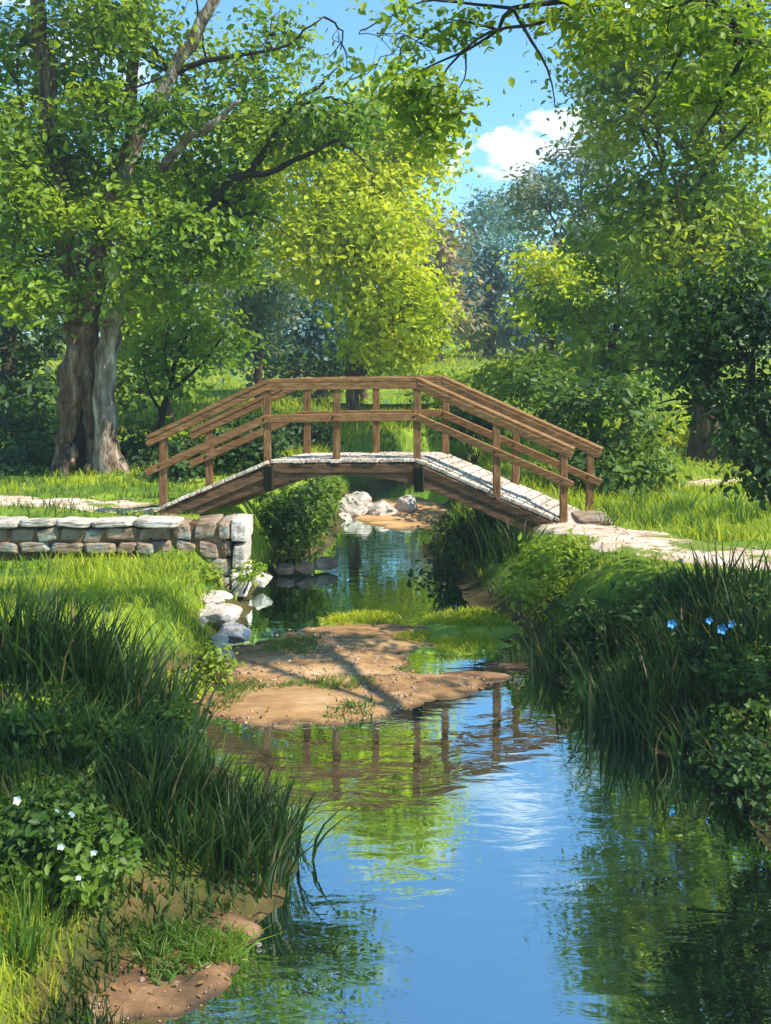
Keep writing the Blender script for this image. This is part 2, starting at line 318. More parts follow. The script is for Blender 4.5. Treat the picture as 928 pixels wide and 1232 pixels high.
# bars of sand, mud and weed rising through the shallow water
def bar_sheet(name, blobs, mat, seed, step=.025, amp=.085):
    """low ground with a ragged outline; blobs: (cx, cy, rx, ry, top)"""
    x0 = min(b[0]-b[2]*1.7 for b in blobs); x1 = max(b[0]+b[2]*1.7 for b in blobs); y0 = min(b[1]-b[3]*1.7 for b in blobs); y1 = max(b[1]+b[3]*1.7 for b in blobs)
    X, Y = np.meshgrid(np.arange(x0, x1, step), np.arange(y0, y1, step))
    Z = np.full(X.shape, -.6)
    for cx, cy, rx, ry, top in blobs:
        Z = np.maximum(Z, top-.16*(((X-cx)/rx)**2+((Y-cy)/ry)**2))
    Z = Z+amp*(.55*wob(X*.55, Y, 2.6, seed)+.3*wob(X*.5, Y, 6.1, seed+1)+.24*wob(X*.5, Y, 13, seed+2)+.20*wob(X*.4, Y, 31, seed+3))*smooth(-.5, 0, Z)
    Z = np.where(Z > 0, .022+.30*Z-.022*np.exp(-np.maximum(Z, 0)/.02), .55*Z)
    ny, nx = X.shape; V = np.stack([X, Y, Z], -1).reshape(-1, 3); i = np.arange(nx*ny).reshape(ny, nx)
    Fc = np.stack([i[:-1, :-1], i[:-1, 1:], i[1:, 1:], i[1:, :-1]], -1).reshape(-1, 4)
    keep = (V[Fc[:, 0], 2] > -.26)
    return struct(mesh(name, V, Fc[keep], mat, None, True)), V
_, v1 = bar_sheet('sandbar', [(-.70, 8.95, 1.15, .66, .12), (.25, 9.25, .85, .45, .09), (-.80, 10.1, 1.1, 1.05, .15), (-.2, 10.8, 1.1, .7, .10)], M_sand, 1)
_, v2 = bar_sheet('weed_flat', [(.50, 10.7, .9, .6, .085), (1.0, 11.3, .8, .8, .085), (-.3, 11.5, .8, .35, .06)], M_algae, 7)
_, v3 = bar_sheet('mud_bank', [(-1.28, 5.0, .50, .40, .15), (-.98, 5.35, .34, .2, .11), (-1.45, 4.6, .3, .3, .12)], M_mud, 3, .03)
bar_sheet('mud_bank', [(1.35, 9.85, .6, .26, .08), (.85, 9.55, .5, .18, .05)], M_mud, 12, .03)
bar_sheet('mud_bank', [(-1.35, 7.35, .6, .35, .06), (-.85, 7.0, .45, .2, .02)], M_mud, 9, .03)
bar_sheet('sandbar', [(.35, 19.6, 1.0, 2.0, .13)], M_sand, 5, .06)

# trodden paths
def path_strip(name, ctrl, w, mat, seed=0):
    P = path_pts(ctrl, 60); n = len(P); V = []; k = 11
    for i in range(n):
        t = P[min(i+1, n-1)]-P[max(i-1, 0)]; t /= np.linalg.norm(t); s = np.array([-t[1], t[0]])
        ww = w*(.8+.25*wob(P[i][0], P[i][1], 2.2, seed))
        for j in range(k):
            q = P[i]+s*ww*(j/(k-1)-.5+.05*wob(P[i][0], P[i][1]+j*2, 3, seed+j))
            edge = abs(j/(k-1)-.5)*2
            V.append((q[0], q[1], H(q[0], q[1])+.022-.05*max(0, edge-.8)/.2))
    i = np.arange(n*k).reshape(n, k)
    Fc = np.stack([i[:-1, :-1], i[:-1, 1:], i[1:, 1:], i[1:, :-1]], -1).reshape(-1, 4)
    return struct(mesh(name, np.array(V), Fc, mat, None, True))
PATHS = [([(2.3, 13.3), (2.62, 12.4), (2.95, 11.6), (3.5, 11.0), (4.3, 10.7), (6, 10.6), (11, 11)], 1.45),
         ([(4.5, 16.2), (5.2, 16.8), (6.2, 17.2), (8, 17.6), (12, 19)], .55),
         ([(-11, 14.4), (-7, 14.1), (-5, 13.95), (-3.8, 13.6), (-2.95, 13.35)], .8)]
for c, w in PATHS: path_strip('path', c, w, M_pathm)
def path_d(x, y):
    d = np.full(np.shape(x), 9.0)
    for c, w in PATHS:
        P = path_pts(c, 60)
        for a, b in zip(P[:-1], P[1:]):
            ab = b-a; t = np.clip(((x-a[0])*ab[0]+(y-a[1])*ab[1])/(ab@ab), 0, 1)
            d = np.minimum(d, np.hypot(x-a[0]-t*ab[0], y-a[1]-t*ab[1])-w*.42)
    return d


def pond(cx, cy, rx, ry):
    a = np.linspace(0, 2*math.pi, 40, endpoint=False); z = max(H(cx+rx*math.cos(q), cy+ry*math.sin(q)) for q in a)+.03
    V = [(cx+rx*(1+.12*math.sin(3*q))*math.cos(q), cy+ry*math.sin(q), z) for q in a]
    struct(mesh('pond', np.array(V), [list(range(40))], M_water))
pond(.1, 33.0, 2.3, 2.6)

# ------------------------------------------------------------------ grass carpet (nobody could count it)
def blades(P, h, w, lean, name, mat, parent=None, seg=3, rg=rng, face=None):
    """P (n,3) roots, h heights, w widths, lean horizontal displacement at the tip (n,2)"""
    n = len(P); an = rg.uniform(0, math.pi, n)
    sd = np.stack([np.cos(an), np.sin(an), np.zeros(n)], -1)
    rows = []
    for k in range(seg+1):
        t = k/seg
        c = P+np.stack([lean[:, 0]*t**1.9, lean[:, 1]*t**1.9, h*(t-.18*t**3*np.clip(np.hypot(lean[:, 0], lean[:, 1])/h, 0, 1.6))], -1)
        ww = (w*(1-t**1.6)*(.75+.5*t*(1-t)*2))[:, None]*.5
        if k < seg: rows += [c-sd*ww, c+sd*ww]
        else: rows += [c]
    V = np.stack(rows, 1).reshape(-1, 3); m = 2*seg+1
    b = np.arange(n)[:, None]*m
    Q = [np.concatenate([b+2*k, b+2*k+1, b+2*k+3, b+2*k+2], 1) for k in range(seg-1)]
    T = np.concatenate([b+2*seg-2, b+2*seg-1, b+2*seg], 1)
    quads = np.concatenate(Q) if Q else np.zeros((0, 4), int)
    me = bpy.data.meshes.new(name); nq, ntr = len(quads), len(T)
    me.vertices.add(len(V)); me.vertices.foreach_set('co', V.astype(np.float32).ravel())
    me.loops.add(nq*4+ntr*3); me.loops.foreach_set('vertex_index', np.concatenate([quads.ravel(), T.ravel()]).astype(np.int32))
    me.polygons.add(nq+ntr); me.polygons.foreach_set('loop_start', np.concatenate([np.arange(nq)*4, nq*4+np.arange(ntr)*3]).astype(np.int32))
    me.update(calc_edges=True); me.materials.append(mat)
    o = bpy.data.objects.new(name, me); COL.objects.link(o)
    if parent: o.parent = parent
    return o
def carpet(n, d0, d1, hmin, hmax, name, mat, keep, wk=.0016, zmin=.1):
    D = np.exp(rng.uniform(math.log(d0), math.log(d1), n)); a = rng.uniform(-.55, .55, n)
    x = D*np.tan(a); y = D
    dl, dr = edge_d(x, y); z = hgt(x, y)
    ok = (z > zmin) & (path_d(x, y) > -.06+.16*rng.normal(size=n)) & keep(x, y)
    x, y, z = x[ok], y[ok], z[ok]; n = len(x)
    sc = np.clip(y/9, .8, 6)
    h = rng.uniform(hmin, hmax, n)*(.65+.5*smooth(-.6, .8, wob(x, y, 1.1, 5)))*sc**.55
    ln = rng.normal(size=(n, 2))*(h*.4)[:, None]
    o = blades(np.stack([x, y, z-.02], -1), h, wk*y*rng.uniform(.7, 1.4, n), ln, name, mat, seg=2)
    return struct(o, 'stuff')
nz = lambda x, y: wob(x, y, .8, 1)+.5*wob(x, y, 2.3, 4)
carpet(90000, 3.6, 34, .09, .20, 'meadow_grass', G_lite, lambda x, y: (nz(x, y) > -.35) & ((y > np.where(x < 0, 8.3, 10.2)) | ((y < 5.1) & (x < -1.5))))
carpet(60000, 3.6, 34, .08, .20, 'mid_grass', G_mid, lambda x, y: (nz(x, y) < .25) & (y > np.where(x < 0, 7.9, 9.8)))  # mid-green blades in random patches among the light ones
carpet(26000, 3.6, 10.5, .12, .28, 'bank_shade_grass', G_dark, lambda x, y: (y < np.where(x < 0, 8.4, 10.2)) & ~((y < 5.1) & (x < -1.5) & (nz(x, y) > -.3)), .0034, .02)  # shade of the near banks put into darker blades
carpet(26000, 30, 72, .05, .13, 'far_grass', G_lite, lambda x, y: y > 0)
carpet(16000, 3.8, 7.5, .05, .13, 'creeping_grass', G_mid, lambda x, y: (x < -.6) & (y < 7), .003, .015)

def pebbles(name, P, r0, r1, mat, squash=.55):
    """loose gravel: nobody could count it"""
    n = len(P); k = 6; an = np.arange(k)*2*math.pi/k; ring = np.stack([np.cos(an), np.sin(an)], -1)
    r = r0*(r1/r0)**(rng.uniform(0, 1, n)**2.2); ph = rng.uniform(.65, 1.35, (n, 3)); V = []
    for z, s_ in ((-.3, .9), (.35, .95), (.85, .5)):
        jit = rng.uniform(.8, 1.2, (n, k, 1)); q = ring[None]*s_*jit*r[:, None, None]*ph[:, None, :2]
        V.append(np.concatenate([q+P[:, None, :2], (P[:, 2]+z*squash*r*ph[:, 2])[:, None, None]*np.ones((n, k, 1))], 2))
    V = np.concatenate(V, 1).reshape(-1, 3); b = np.arange(n)[:, None]*18; F_ = []
    for q in range(2):
        for j in range(k): F_.append(np.concatenate([b+q*k+j, b+q*k+(j+1) % k, b+(q+1)*k+(j+1) % k, b+(q+1)*k+j], 1))
    F_.append(np.concatenate([b+12, b+13, b+14, b+15], 1)); F_.append(np.concatenate([b+12, b+15, b+16, b+17], 1))
    return struct(mesh(name, V, np.concatenate(F_), mat, None, False), 'stuff')
def pick(v, n, zmin, s_=.04):
    P = v[(v[:, 2] > zmin) & (vnoise(v[:, 0]*1.7+5, v[:, 1]*1.7) > -.15)]; P = P[rng.integers(0, len(P), n)]; return P+np.append(rng.normal(size=(n, 2))*s_, np.zeros((n, 1)), 1)
pebbles('gravel', np.concatenate([pick(v1, 2600, -.02), pick(v2, 120, -.02), pick(v3, 260, -.02)]), .004, .022, M_rock_br)
pp = []
for c, w in PATHS:
    q = path_pts(c, 60); q = q[rng.integers(0, len(q), 420)]+rng.normal(size=(420, 2))*w*.33; pp.append(np.append(q, (hgt(q[:, 0], q[:, 1])+.02)[:, None], 1))
pebbles('path_gravel', np.concatenate(pp), .006, .04, M_rock_br, .4)
def weeds(v, n, name, mat, h, hole):
    P = v[(v[:, 2] > .0) & (wob(v[:, 0], v[:, 1], 3.1, 2) > hole)]; P = P[rng.integers(0, len(P), n)]+np.append(rng.normal(size=(n, 2))*.03, np.zeros((n, 1)), 1)
    hh = h*rng.uniform(.4, 1.3, n); struct(blades(P, hh, rng.uniform(.008, .02, n), rng.normal(size=(n, 2))*hh[:, None]*.8, name, mat, seg=2), 'stuff')
weeds(v2, 5000, 'water_weed', G_lite, .07, -.3); weeds(v1, 1600, 'water_weed', G_mid, .06, .35); weeds(v3, 3000, 'water_weed', G_mid, .08, .2)

# ------------------------------------------------------------------ leaves, trees, shrubs
def leaf_mesh(C, size, name, mat, parent, out=None, rg=rng, aspect=.55, droop=.25, up=.7):
    n = len(C)
    nr = rg.normal(size=(n, 3))*.55+np.array([0, 0, up])
    if out is not None: nr += out*.55
    nr /= np.linalg.norm(nr, axis=1)[:, None]+1e-9
    d = rg.normal(size=(n, 3)); d[:, 2] -= droop
    if out is not None: d += out*.5
    d -= nr*(d*nr).sum(1)[:, None]; d /= np.linalg.norm(d, axis=1)[:, None]+1e-9
    s = np.cross(nr, d); l = (size*rg.uniform(.38, 1.5, n))[:, None]; w = l*aspect*.5
    b = C-d*l*.5
    V = np.stack([b, b+d*l*.32+s*w*.85+nr*w*.25, b+d*l*.68+s*w*.8+nr*w*.2, b+d*l-nr*l*.06, b+d*l*.68-s*w*.8+nr*w*.2, b+d*l*.32-s*w*.85+nr*w*.25], 1).reshape(-1, 3)
    i = np.arange(n)[:, None]*6
    Fc = np.concatenate([np.concatenate([i, i+1, i+2, i+3], 1), np.concatenate([i, i+3, i+4, i+5], 1)])
    return mesh(name, V, Fc, mat, parent)
def crown_pts(blobs, per, spread, rg, hole=.25, seed=0.0):
    """blobs: (centre, radii, clusters). Returns leaf centres and outward directions"""
    Cs, Os = [], []
    for c, r, k in blobs:
        c = np.asarray(c, float); r = np.asarray(r, float); k = int(k)
        u = rg.normal(size=(k*2, 3)); u /= np.linalg.norm(u, axis=1)[:, None]
        rad = rg.uniform(.30, 1, (k*2, 1))**.6*(1+.16*np.sin(5*u[:, :1]+3*u[:, 1:2]+seed)+.12*np.sin(9*u[:, 2:]+7*u[:, :1]))
        p = c+u*rad*r
        f = np.sin(2.1*p[:, 0]+seed)*np.sin(2.3*p[:, 1]+1.3*seed)+np.sin(2.7*p[:, 2]+.7*p[:, 0]+seed*.4)
        p2 = p[f > -1.2+hole*2][:k]; u2 = u[f > -1.2+hole*2][:k]
        m = len(p2)
        sp = spread*rg.uniform(.6, 1.5, (m, 1, 1))
        q = p2[:, None, :]+rg.normal(size=(m, per, 3))*sp*np.array([1, 1, .55])
        Cs.append(q.reshape(-1, 3)); Os.append(np.repeat(u2, per, 0))
    return np.concatenate(Cs), np.concatenate(Os)
def twig_web(mb, anchors, bl, rg, n=5, r0=.022, k=5):
    """twigs from the nearest bough into each leaf mass"""
    An = np.asarray(anchors, float)
    for c, r, _ in bl:
        c = np.asarray(c); r = np.asarray(r); a = An[np.argmin(((An-c)**2).sum(1))]
        if np.linalg.norm(a-c) > 3.2: continue
        mid = (a+c)/2+rg.normal(size=3)*.12
        mb.tube(path_pts([a, mid, c], 8, .02, int(rg.integers(999))), r0, r0*.5, k, .05)
        for q in range(n):
            e = c+rg.normal(size=3)*r*.62; f = e+(e-c)*.35+rg.normal(size=3)*.15*r.mean()
            mb.tube(path_pts([mid*.4+c*.6, (c+e)/2+rg.normal(size=3)*r*.12, e], 6), r0*.5, r0*.2, 4, 0)
            mb.tube([(c+e)/2, f], r0*.28, r0*.12, 4, 0)
def B(px, py, D, rx, ry, rd, k): return (at(px, py, D), (rx*D/F, rd, ry*D/F), k)
def tree(name, label, base, blobs, leafm, barkm, leaf=.14, per=16, spread=.22, trunk_r=.2, limbs=None, group=None, seed=1, cat='tree', hole=.25, auto=True, trunk_top=.62, lean=0., twigs=2, up=.7, aspect=.55):
    rg = np.random.default_rng(seed)
    bx, by = base; bz = H(bx, by)-.08
    root = empty(name, (bx, by, bz), label, cat, group); o3 = np.array([bx, by, bz])
    bl = [(np.asarray(c)-o3, r, k) for c, r, k in blobs]
    mb = MB()
    if auto:
        zt = max(c[2]+r[2]*.5 for c, r, _ in bl); cx = np.mean([c[:2] for c, _, _ in bl], 0)
        top = np.array([cx[0]*.75, cx[1]*.75, zt*trunk_top])
        tp = path_pts([(0, 0, 0), (top[0]*.12+lean, top[1]*.1, top[2]*.35), (top[0]*.5-lean, top[1]*.5, top[2]*.7), top], 16, trunk_r*.12, seed)
        rad = np.linspace(trunk_r, trunk_r*.38, len(tp)); rad[0] *= 1.5; rad[1] *= 1.15
        mb.tube(tp, rad, None, 10, .07, seed)
        for c, r, _ in bl:
            i = int(np.clip(np.searchsorted(tp[:, 2], c[2]*.66), 3, len(tp)-1)); a = tp[i]
            mid = (a+c)/2+np.array([0, 0, -.08*np.linalg.norm(c-a)])
            lp = path_pts([a, mid, c], 8, .03, seed+3)
            mb.tube(lp, rad[i]*.6, .02, 7, .06, seed)
            for q in range(twigs):
                e = c+rg.normal(size=3)*np.asarray(r)*.5
                mb.tube(path_pts([lp[5], (lp[5]+e)/2+rg.normal(size=3)*.1, e], 5), rad[i]*.25, .012, 5, 0)
    for pts, r0, r1 in (limbs or []):
        tp = path_pts([np.asarray(p)-o3 for p in pts], 14, min(r0, .1)*.12, seed+int(100*r0)); mb.tube(tp, r0, r1, 8, .06, seed)
    if not auto: twig_web(mb, np.concatenate([path_pts([np.asarray(p)-o3 for p in pts], 14) for pts, _, _ in limbs]), bl, rg, 4, .007)
    mb.build('trunk', barkm, root, True)
    C, O = crown_pts(bl, per, spread, rg, hole, seed*.37)
    leaf_mesh(C, leaf, 'crown', leafm, root, O, rg, up=up, aspect=aspect)
    return root

# --- the old multi-stemmed tree on the left
D0 = 17.0
bx, by = (104-464)/F*D0, D0
old = empty('old_tree', (bx, by, H(bx, by)-.1), 'big old tree with dark split trunk and one pale stem behind the stone wall', 'tree')
o3 = np.array([bx, by, H(bx, by)-.1])
def A(px, py, dd=0): return at(px, py, D0+dd)-o3
mb = MB()
def limb(mb, pts, r, k=12, jag=.09, n=22, jit=.03, seed=1):
    P = path_pts(pts, n, jit, seed); t = np.linspace(0, 1, len(P)); mb.tube(P, np.interp(t, np.linspace(0, 1, len(r)), r), None, k, jag, seed)
limb(mb, [A(66, 592, -.1), A(76, 560, -.08), A(81, 510), A(92, 450), A(100, 390, .1), A(108, 330, .2)], [.22, .15, .15, .24, .27, .25], 14, .14, 30, seed=2)
limb(mb, [A(118, 590, -.1), A(113, 545, 0), A(110, 490, .05), A(106, 430, .1), A(104, 350, .3)], [.20, .12, .13, .22, .22], 12, .14, 30, seed=9)
limb(mb, [A(98, 380, 0), A(74, 270, .1), A(66, 180, .2), A(52, 80, .1), A(42, -40, 0), A(30, -150, 0)], [.22, .17, .16, .14, .11, .05], 10)
limb(mb, [A(112, 350, .2), A(128, 270, .5), A(150, 190, .6), A(160, 90, .7), A(170, -60, .8)], [.2, .16, .12, .1, .05], 10)
limb(mb, [A(62, 592, -.25), A(72, 570, -.2), A(84, 540, -.05)], [.16, .17, .14], 8, seed=4)
mb.build('trunk', M_bark_tan, old, True)
mb = MB(); limb(mb, [A(94, 592, .35), A(95, 530, .3), A(98, 450, .3), A(104, 380, .3)], [.36, .28, .24, .16], 14, .1, seed=5); mb.build('hollow_shade', M_twig, old, True)  # near-black colour stands in for the shade inside the trunk hollow
mb = MB()
limb(mb, [A(140, 586, -.15), A(128, 530, -.12), A(126, 450, -.12), A(140, 390, -.1), A(156, 345, 0), A(150, 270, .1), A(154, 200, 0), A(178, 140, -.1), A(205, 90, -.2), A(242, 30, -.3), A(275, -40, -.4), A(310, -120, -.5)],
     [.30, .20, .18, .19, .17, .14, .13, .12, .11, .10, .08, .04], 14, .08, 40)
limb(mb, [A(194, 205, -.2), A(222, 172, -.5), A(255, 150, -.9), A(290, 120, -1.2)], [.09, .075, .06, .02], 8)
mb.build('pale_stem', M_bark_pale, old, True)
mb = MB()
for pts, r in [([A(150, 345, .1), A(190, 290, -.1), A(240, 260, -.4), A(285, 215, -.6), A(330, 205, -.8), A(405, 168, -1.)], (.13, .03)),
               ([A(150, 350, .2), A(215, 300, .3), A(270, 240, .1), A(300, 215, 0), A(340, 150, -.1), A(372, 110, -.2)], (.11, .02)),
               ([A(300, 214, -.6), A(318, 180, -.7), A(355, 128, -.8), A(385, 100, -.8), A(408, 80, -.8)], (.05, .012)),
               ([A(355, 130, -.8), A(400, 118, -.8), A(440, 140, -.8)], (.03, .008)), ([A(270, 240, 0), A(300, 270, 0), A(314, 298, 0)], (.035, .008)),
               ([A(60, 300, 0), A(30, 330, -.3), A(-20, 340, -.6)], (.08, .02)), ([A(100, 330, .2), A(60, 250, .8), A(10, 180, 1.2)], (.09, .02)),
               ([A(250, 262, -.4), A(310, 258, -.6), A(350, 285, -.7)], (.03, .008)), ([A(205, 90, -.2), A(260, 70, -.3), A(330, 60, -.4), A(390, 20, -.4)], (.06, .012)),
               ([A(405, 168, -1), A(440, 195, -1), A(452, 232, -1)], (.022, .006))]:
    limb(mb, pts, r, 7, .05, 16)
boughs_mb = mb
rg = np.random.default_rng(21)
bl = [B(*b) for b in [
    (20, 70, 17.9, 90, 80, 1.0, 62), (110, 60, 17.6, 60, 80, 1.0, 58), (150, 20, 16.4, 60, 45, .6, 40), (240, 90, 17.9, 70, 70, 1.0, 44), (320, 100, 17.0, 50, 50, .9, 24),
    (110, 130, 16.3, 40, 40, .5, 30), (10, 170, 16.6, 60, 60, 1.0, 55), (220, 200, 17.5, 75, 50, .9, 65), (320, 165, 16.8, 65, 36, .7, 36), (20, 260, 16.2, 55, 50, 1.0, 55),
    (110, 190, 17.9, 60, 60, .8, 55), (130, 312, 15.9, 45, 22, .4, 22), (105, 265, 16.1, 30, 18, .4, 12), (215, 285, 16.2, 65, 34, .8, 55), (40, 350, 16.3, 55, 36, .8, 48), (270, 325, 16.8, 40, 34, .7, 26), (60, 230, 17.8, 60, 70, .8, 50),
    (400, 150, 16.6, 60, 40, .8, 40), (200, 345, 16.6, 60, 40, .7, 45), (290, 235, 17.2, 45, 30, .7, 24), (200, 140, 16.2, 30, 22, .4, 14), (170, 240, 16.2, 30, 24, .4, 16),
    (70, -80, 17, 130, 70, 1.6, 110), (230, -60, 17, 70, 60, 1.4, 50), (110, -190, 17, 130, 80, 1.8, 110), (-70, 120, 17, 90, 160, 1.6, 120), (410, 60, 17, 40, 30, .6, 14), (330, 40, 17, 40, 30, .6, 14)]]
bl = [(c-o3, r, k) for c, r, k in bl]
twig_web(boughs_mb, np.array(boughs_mb.v), bl, rg, 5, .022); boughs_mb.build('branch', M_twig, old, True)
C, O = crown_pts(bl, 32, .26, rg, .24, 1.3)
leaf_mesh(C, .135, 'crown', L_hero, old, O, rg)

# --- middle distance
def gxy(px, D): return ((px-464)/F*D, D)
tree('yellow_green_tree', 'tall sunlit yellow-green tree rising behind the left half of the bridge', gxy(425, 27), [B(*b) for b in [
    (430, 190, 27, 90, 75, 2.2, 210), (340, 240, 27, 90, 75, 1.8, 190), (455, 265, 26, 75, 65, 1.8, 170), (472, 360, 25.5, 58, 55, 1.3, 140), (400, 300, 26, 85, 55, 1.6, 140),
    (480, 130, 27, 50, 35, 1.6, 70), (503, 380, 26, 30, 34, .9, 50), (330, 160, 28, 70, 50, 1.6, 60), (505, 170, 27, 40, 50, 1.2, 60), (470, 418, 25.8, 56, 28, 1.1, 75)]],
    L_yel, M_bark_tan, .18, 26, .36, .2, seed=3, hole=.06, trunk_top=.5, up=.45)
tree('blue_green_tree', 'dark blue-green round tree under the yellow-green tree, its trunks seen over the bridge rail', gxy(388, 36), [B(*b) for b in [
    (385, 350, 36, 52, 50, 2, 85), (350, 395, 36, 55, 45, 2, 80), (410, 400, 36, 45, 45, 1.8, 70), (310, 420, 36, 45, 35, 1.6, 50), (380, 430, 36, 55, 30, 1.6, 50)]],
    L_teal, M_bark, .24, 16, .34, .22, seed=4, hole=.1)
tree('grey_green_tree', 'pale grey-green tree with tan patches left of the dark blue-green tree', gxy(312, 31), [B(*b) for b in [
    (318, 365, 31, 42, 38, 1.4, 60), (285, 350, 31, 35, 32, 1.3, 40), (335, 335, 31, 28, 25, 1.2, 30), (300, 410, 31, 40, 30, 1.4, 40)]],
    L_grey, M_bark, .20, 15, .30, .16, seed=5, hole=.1)
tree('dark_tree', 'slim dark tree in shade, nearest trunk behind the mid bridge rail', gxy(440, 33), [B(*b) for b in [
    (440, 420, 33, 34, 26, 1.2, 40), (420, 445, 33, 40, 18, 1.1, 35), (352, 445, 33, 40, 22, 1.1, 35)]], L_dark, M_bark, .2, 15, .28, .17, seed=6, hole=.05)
# --- right side
tree('tall_bright_tree', 'tallest bright green tree on the right, reaching the top of the frame', gxy(850, 20), [B(*b) for b in [
    (800, 40, 20, 95, 75, 1.8, 125), (880, 110, 19.5, 90, 75, 1.8, 110), (770, 150, 20, 62, 55, 1.4, 70), (860, 215, 19.3, 85, 55, 1.5, 95), (740, 70, 20.5, 52, 55, 1.3, 55),
    (910, 290, 19.5, 70, 55, 1.4, 85), (810, 290, 19.0, 65, 50, 1.3, 95), (850, 340, 18.8, 60, 40, 1.0, 60), (850, -80, 20, 120, 70, 2, 110), (930, -90, 20, 80, 80, 1.7, 80),
    (960, 60, 20, 80, 130, 1.8, 100), (760, 235, 20.4, 45, 40, 1.1, 38)]],
    L_lite, M_bark, .155, 30, .29, .28, seed=8, hole=.10)
tree('leaning_tree', 'mid-green tree with a forked trunk left of the tall bright right-hand tree', gxy(745, 22), [B(*b) for b in [
    (740, 300, 22, 50, 50, 1.3, 60), (690, 370, 22, 45, 45, 1.2, 52), (770, 390, 21.5, 55, 50, 1.3, 65), (720, 430, 21.5, 50, 30, 1.1, 45), (820, 420, 21, 50, 45, 1.2, 50)]],
    L_hero, M_bark, .18, 16, .27, .16, seed=9, hole=.12, lean=.2)
tree('young_tree', 'young yellow-green tree in front of the blue trees right of the sky gap', gxy(665, 26), [B(*b) for b in [
    (652, 320, 26, 32, 30, .9, 40), (672, 360, 26, 42, 32, 1.0, 48), (640, 375, 26, 26, 22, .8, 24), (700, 335, 26, 24, 26, .8, 24)]],
    L_yel, M_bark, .19, 15, .26, .1, seed=10, hole=.1)
tree('grey_green_tree', 'grey-green tree whose top edge frames the sky gap on the right', gxy(705, 40), [B(*b) for b in [
    (700, 210, 40, 42, 50, 2, 65), (660, 265, 40, 42, 50, 1.9, 65), (720, 290, 40, 48, 50, 2, 60), (735, 170, 40, 30, 40, 1.6, 40), (640, 225, 40, 24, 26, 1.2, 22), (715, 120, 40, 28, 40, 1.4, 30)]],
    L_grey, M_bark, .26, 15, .38, .25, seed=11, hole=.12)
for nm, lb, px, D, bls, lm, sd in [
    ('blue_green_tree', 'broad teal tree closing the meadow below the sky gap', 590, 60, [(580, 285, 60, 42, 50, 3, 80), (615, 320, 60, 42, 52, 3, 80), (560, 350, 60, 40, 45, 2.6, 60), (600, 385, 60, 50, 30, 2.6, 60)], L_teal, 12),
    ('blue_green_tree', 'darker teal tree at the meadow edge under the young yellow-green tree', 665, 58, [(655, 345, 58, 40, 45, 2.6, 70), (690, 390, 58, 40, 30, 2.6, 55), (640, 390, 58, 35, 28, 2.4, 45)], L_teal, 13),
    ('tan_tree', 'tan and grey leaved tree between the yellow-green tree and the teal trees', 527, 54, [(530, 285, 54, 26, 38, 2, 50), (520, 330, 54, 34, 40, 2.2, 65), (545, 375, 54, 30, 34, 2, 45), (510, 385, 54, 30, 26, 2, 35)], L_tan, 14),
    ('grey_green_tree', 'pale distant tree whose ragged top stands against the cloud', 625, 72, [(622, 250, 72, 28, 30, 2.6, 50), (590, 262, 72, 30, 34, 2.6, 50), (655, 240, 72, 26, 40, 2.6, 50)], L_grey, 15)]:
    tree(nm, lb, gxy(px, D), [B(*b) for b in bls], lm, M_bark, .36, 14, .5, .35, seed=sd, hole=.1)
# woods closing the view behind
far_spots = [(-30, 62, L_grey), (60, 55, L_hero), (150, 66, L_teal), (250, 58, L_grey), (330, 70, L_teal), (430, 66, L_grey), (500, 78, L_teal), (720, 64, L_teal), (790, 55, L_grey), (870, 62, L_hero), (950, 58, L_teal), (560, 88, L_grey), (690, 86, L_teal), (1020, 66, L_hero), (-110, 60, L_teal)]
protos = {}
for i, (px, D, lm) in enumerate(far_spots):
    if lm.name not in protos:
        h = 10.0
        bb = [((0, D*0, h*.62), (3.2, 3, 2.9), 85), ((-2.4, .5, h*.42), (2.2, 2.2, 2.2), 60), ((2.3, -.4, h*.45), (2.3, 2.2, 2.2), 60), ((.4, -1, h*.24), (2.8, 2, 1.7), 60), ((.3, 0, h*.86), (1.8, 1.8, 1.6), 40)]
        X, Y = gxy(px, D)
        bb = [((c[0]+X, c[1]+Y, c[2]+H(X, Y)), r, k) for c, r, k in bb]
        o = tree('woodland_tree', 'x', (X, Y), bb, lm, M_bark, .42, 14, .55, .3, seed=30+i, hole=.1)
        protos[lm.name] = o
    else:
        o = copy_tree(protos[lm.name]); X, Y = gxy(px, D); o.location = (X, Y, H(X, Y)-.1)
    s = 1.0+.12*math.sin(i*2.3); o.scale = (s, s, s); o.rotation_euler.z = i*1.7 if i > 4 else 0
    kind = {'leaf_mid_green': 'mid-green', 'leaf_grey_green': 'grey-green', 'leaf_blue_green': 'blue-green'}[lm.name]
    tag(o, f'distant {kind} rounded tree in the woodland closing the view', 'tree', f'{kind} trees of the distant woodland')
# left background trees
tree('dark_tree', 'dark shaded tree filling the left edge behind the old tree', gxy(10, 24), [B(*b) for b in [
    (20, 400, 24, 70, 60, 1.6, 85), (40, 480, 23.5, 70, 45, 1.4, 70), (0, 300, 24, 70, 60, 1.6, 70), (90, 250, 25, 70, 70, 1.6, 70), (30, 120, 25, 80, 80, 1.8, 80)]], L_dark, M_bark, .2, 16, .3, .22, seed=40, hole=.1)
tree('mid_green_tree', 'leafy tree directly behind the pale stem of the old tree', gxy(200, 26), [B(*b) for b in [
    (170, 380, 26, 60, 55, 1.5, 65), (230, 330, 26, 60, 55, 1.5, 65), (250, 230, 26.5, 70, 65, 1.6, 70), (170, 180, 27, 80, 80, 1.8, 70), (200, 440, 25.5, 60, 40, 1.3, 55), (130, 460, 25.5, 45, 40, 1.2, 45)]], L_hero, M_bark, .2, 16, .3, .2, seed=41, hole=.15)
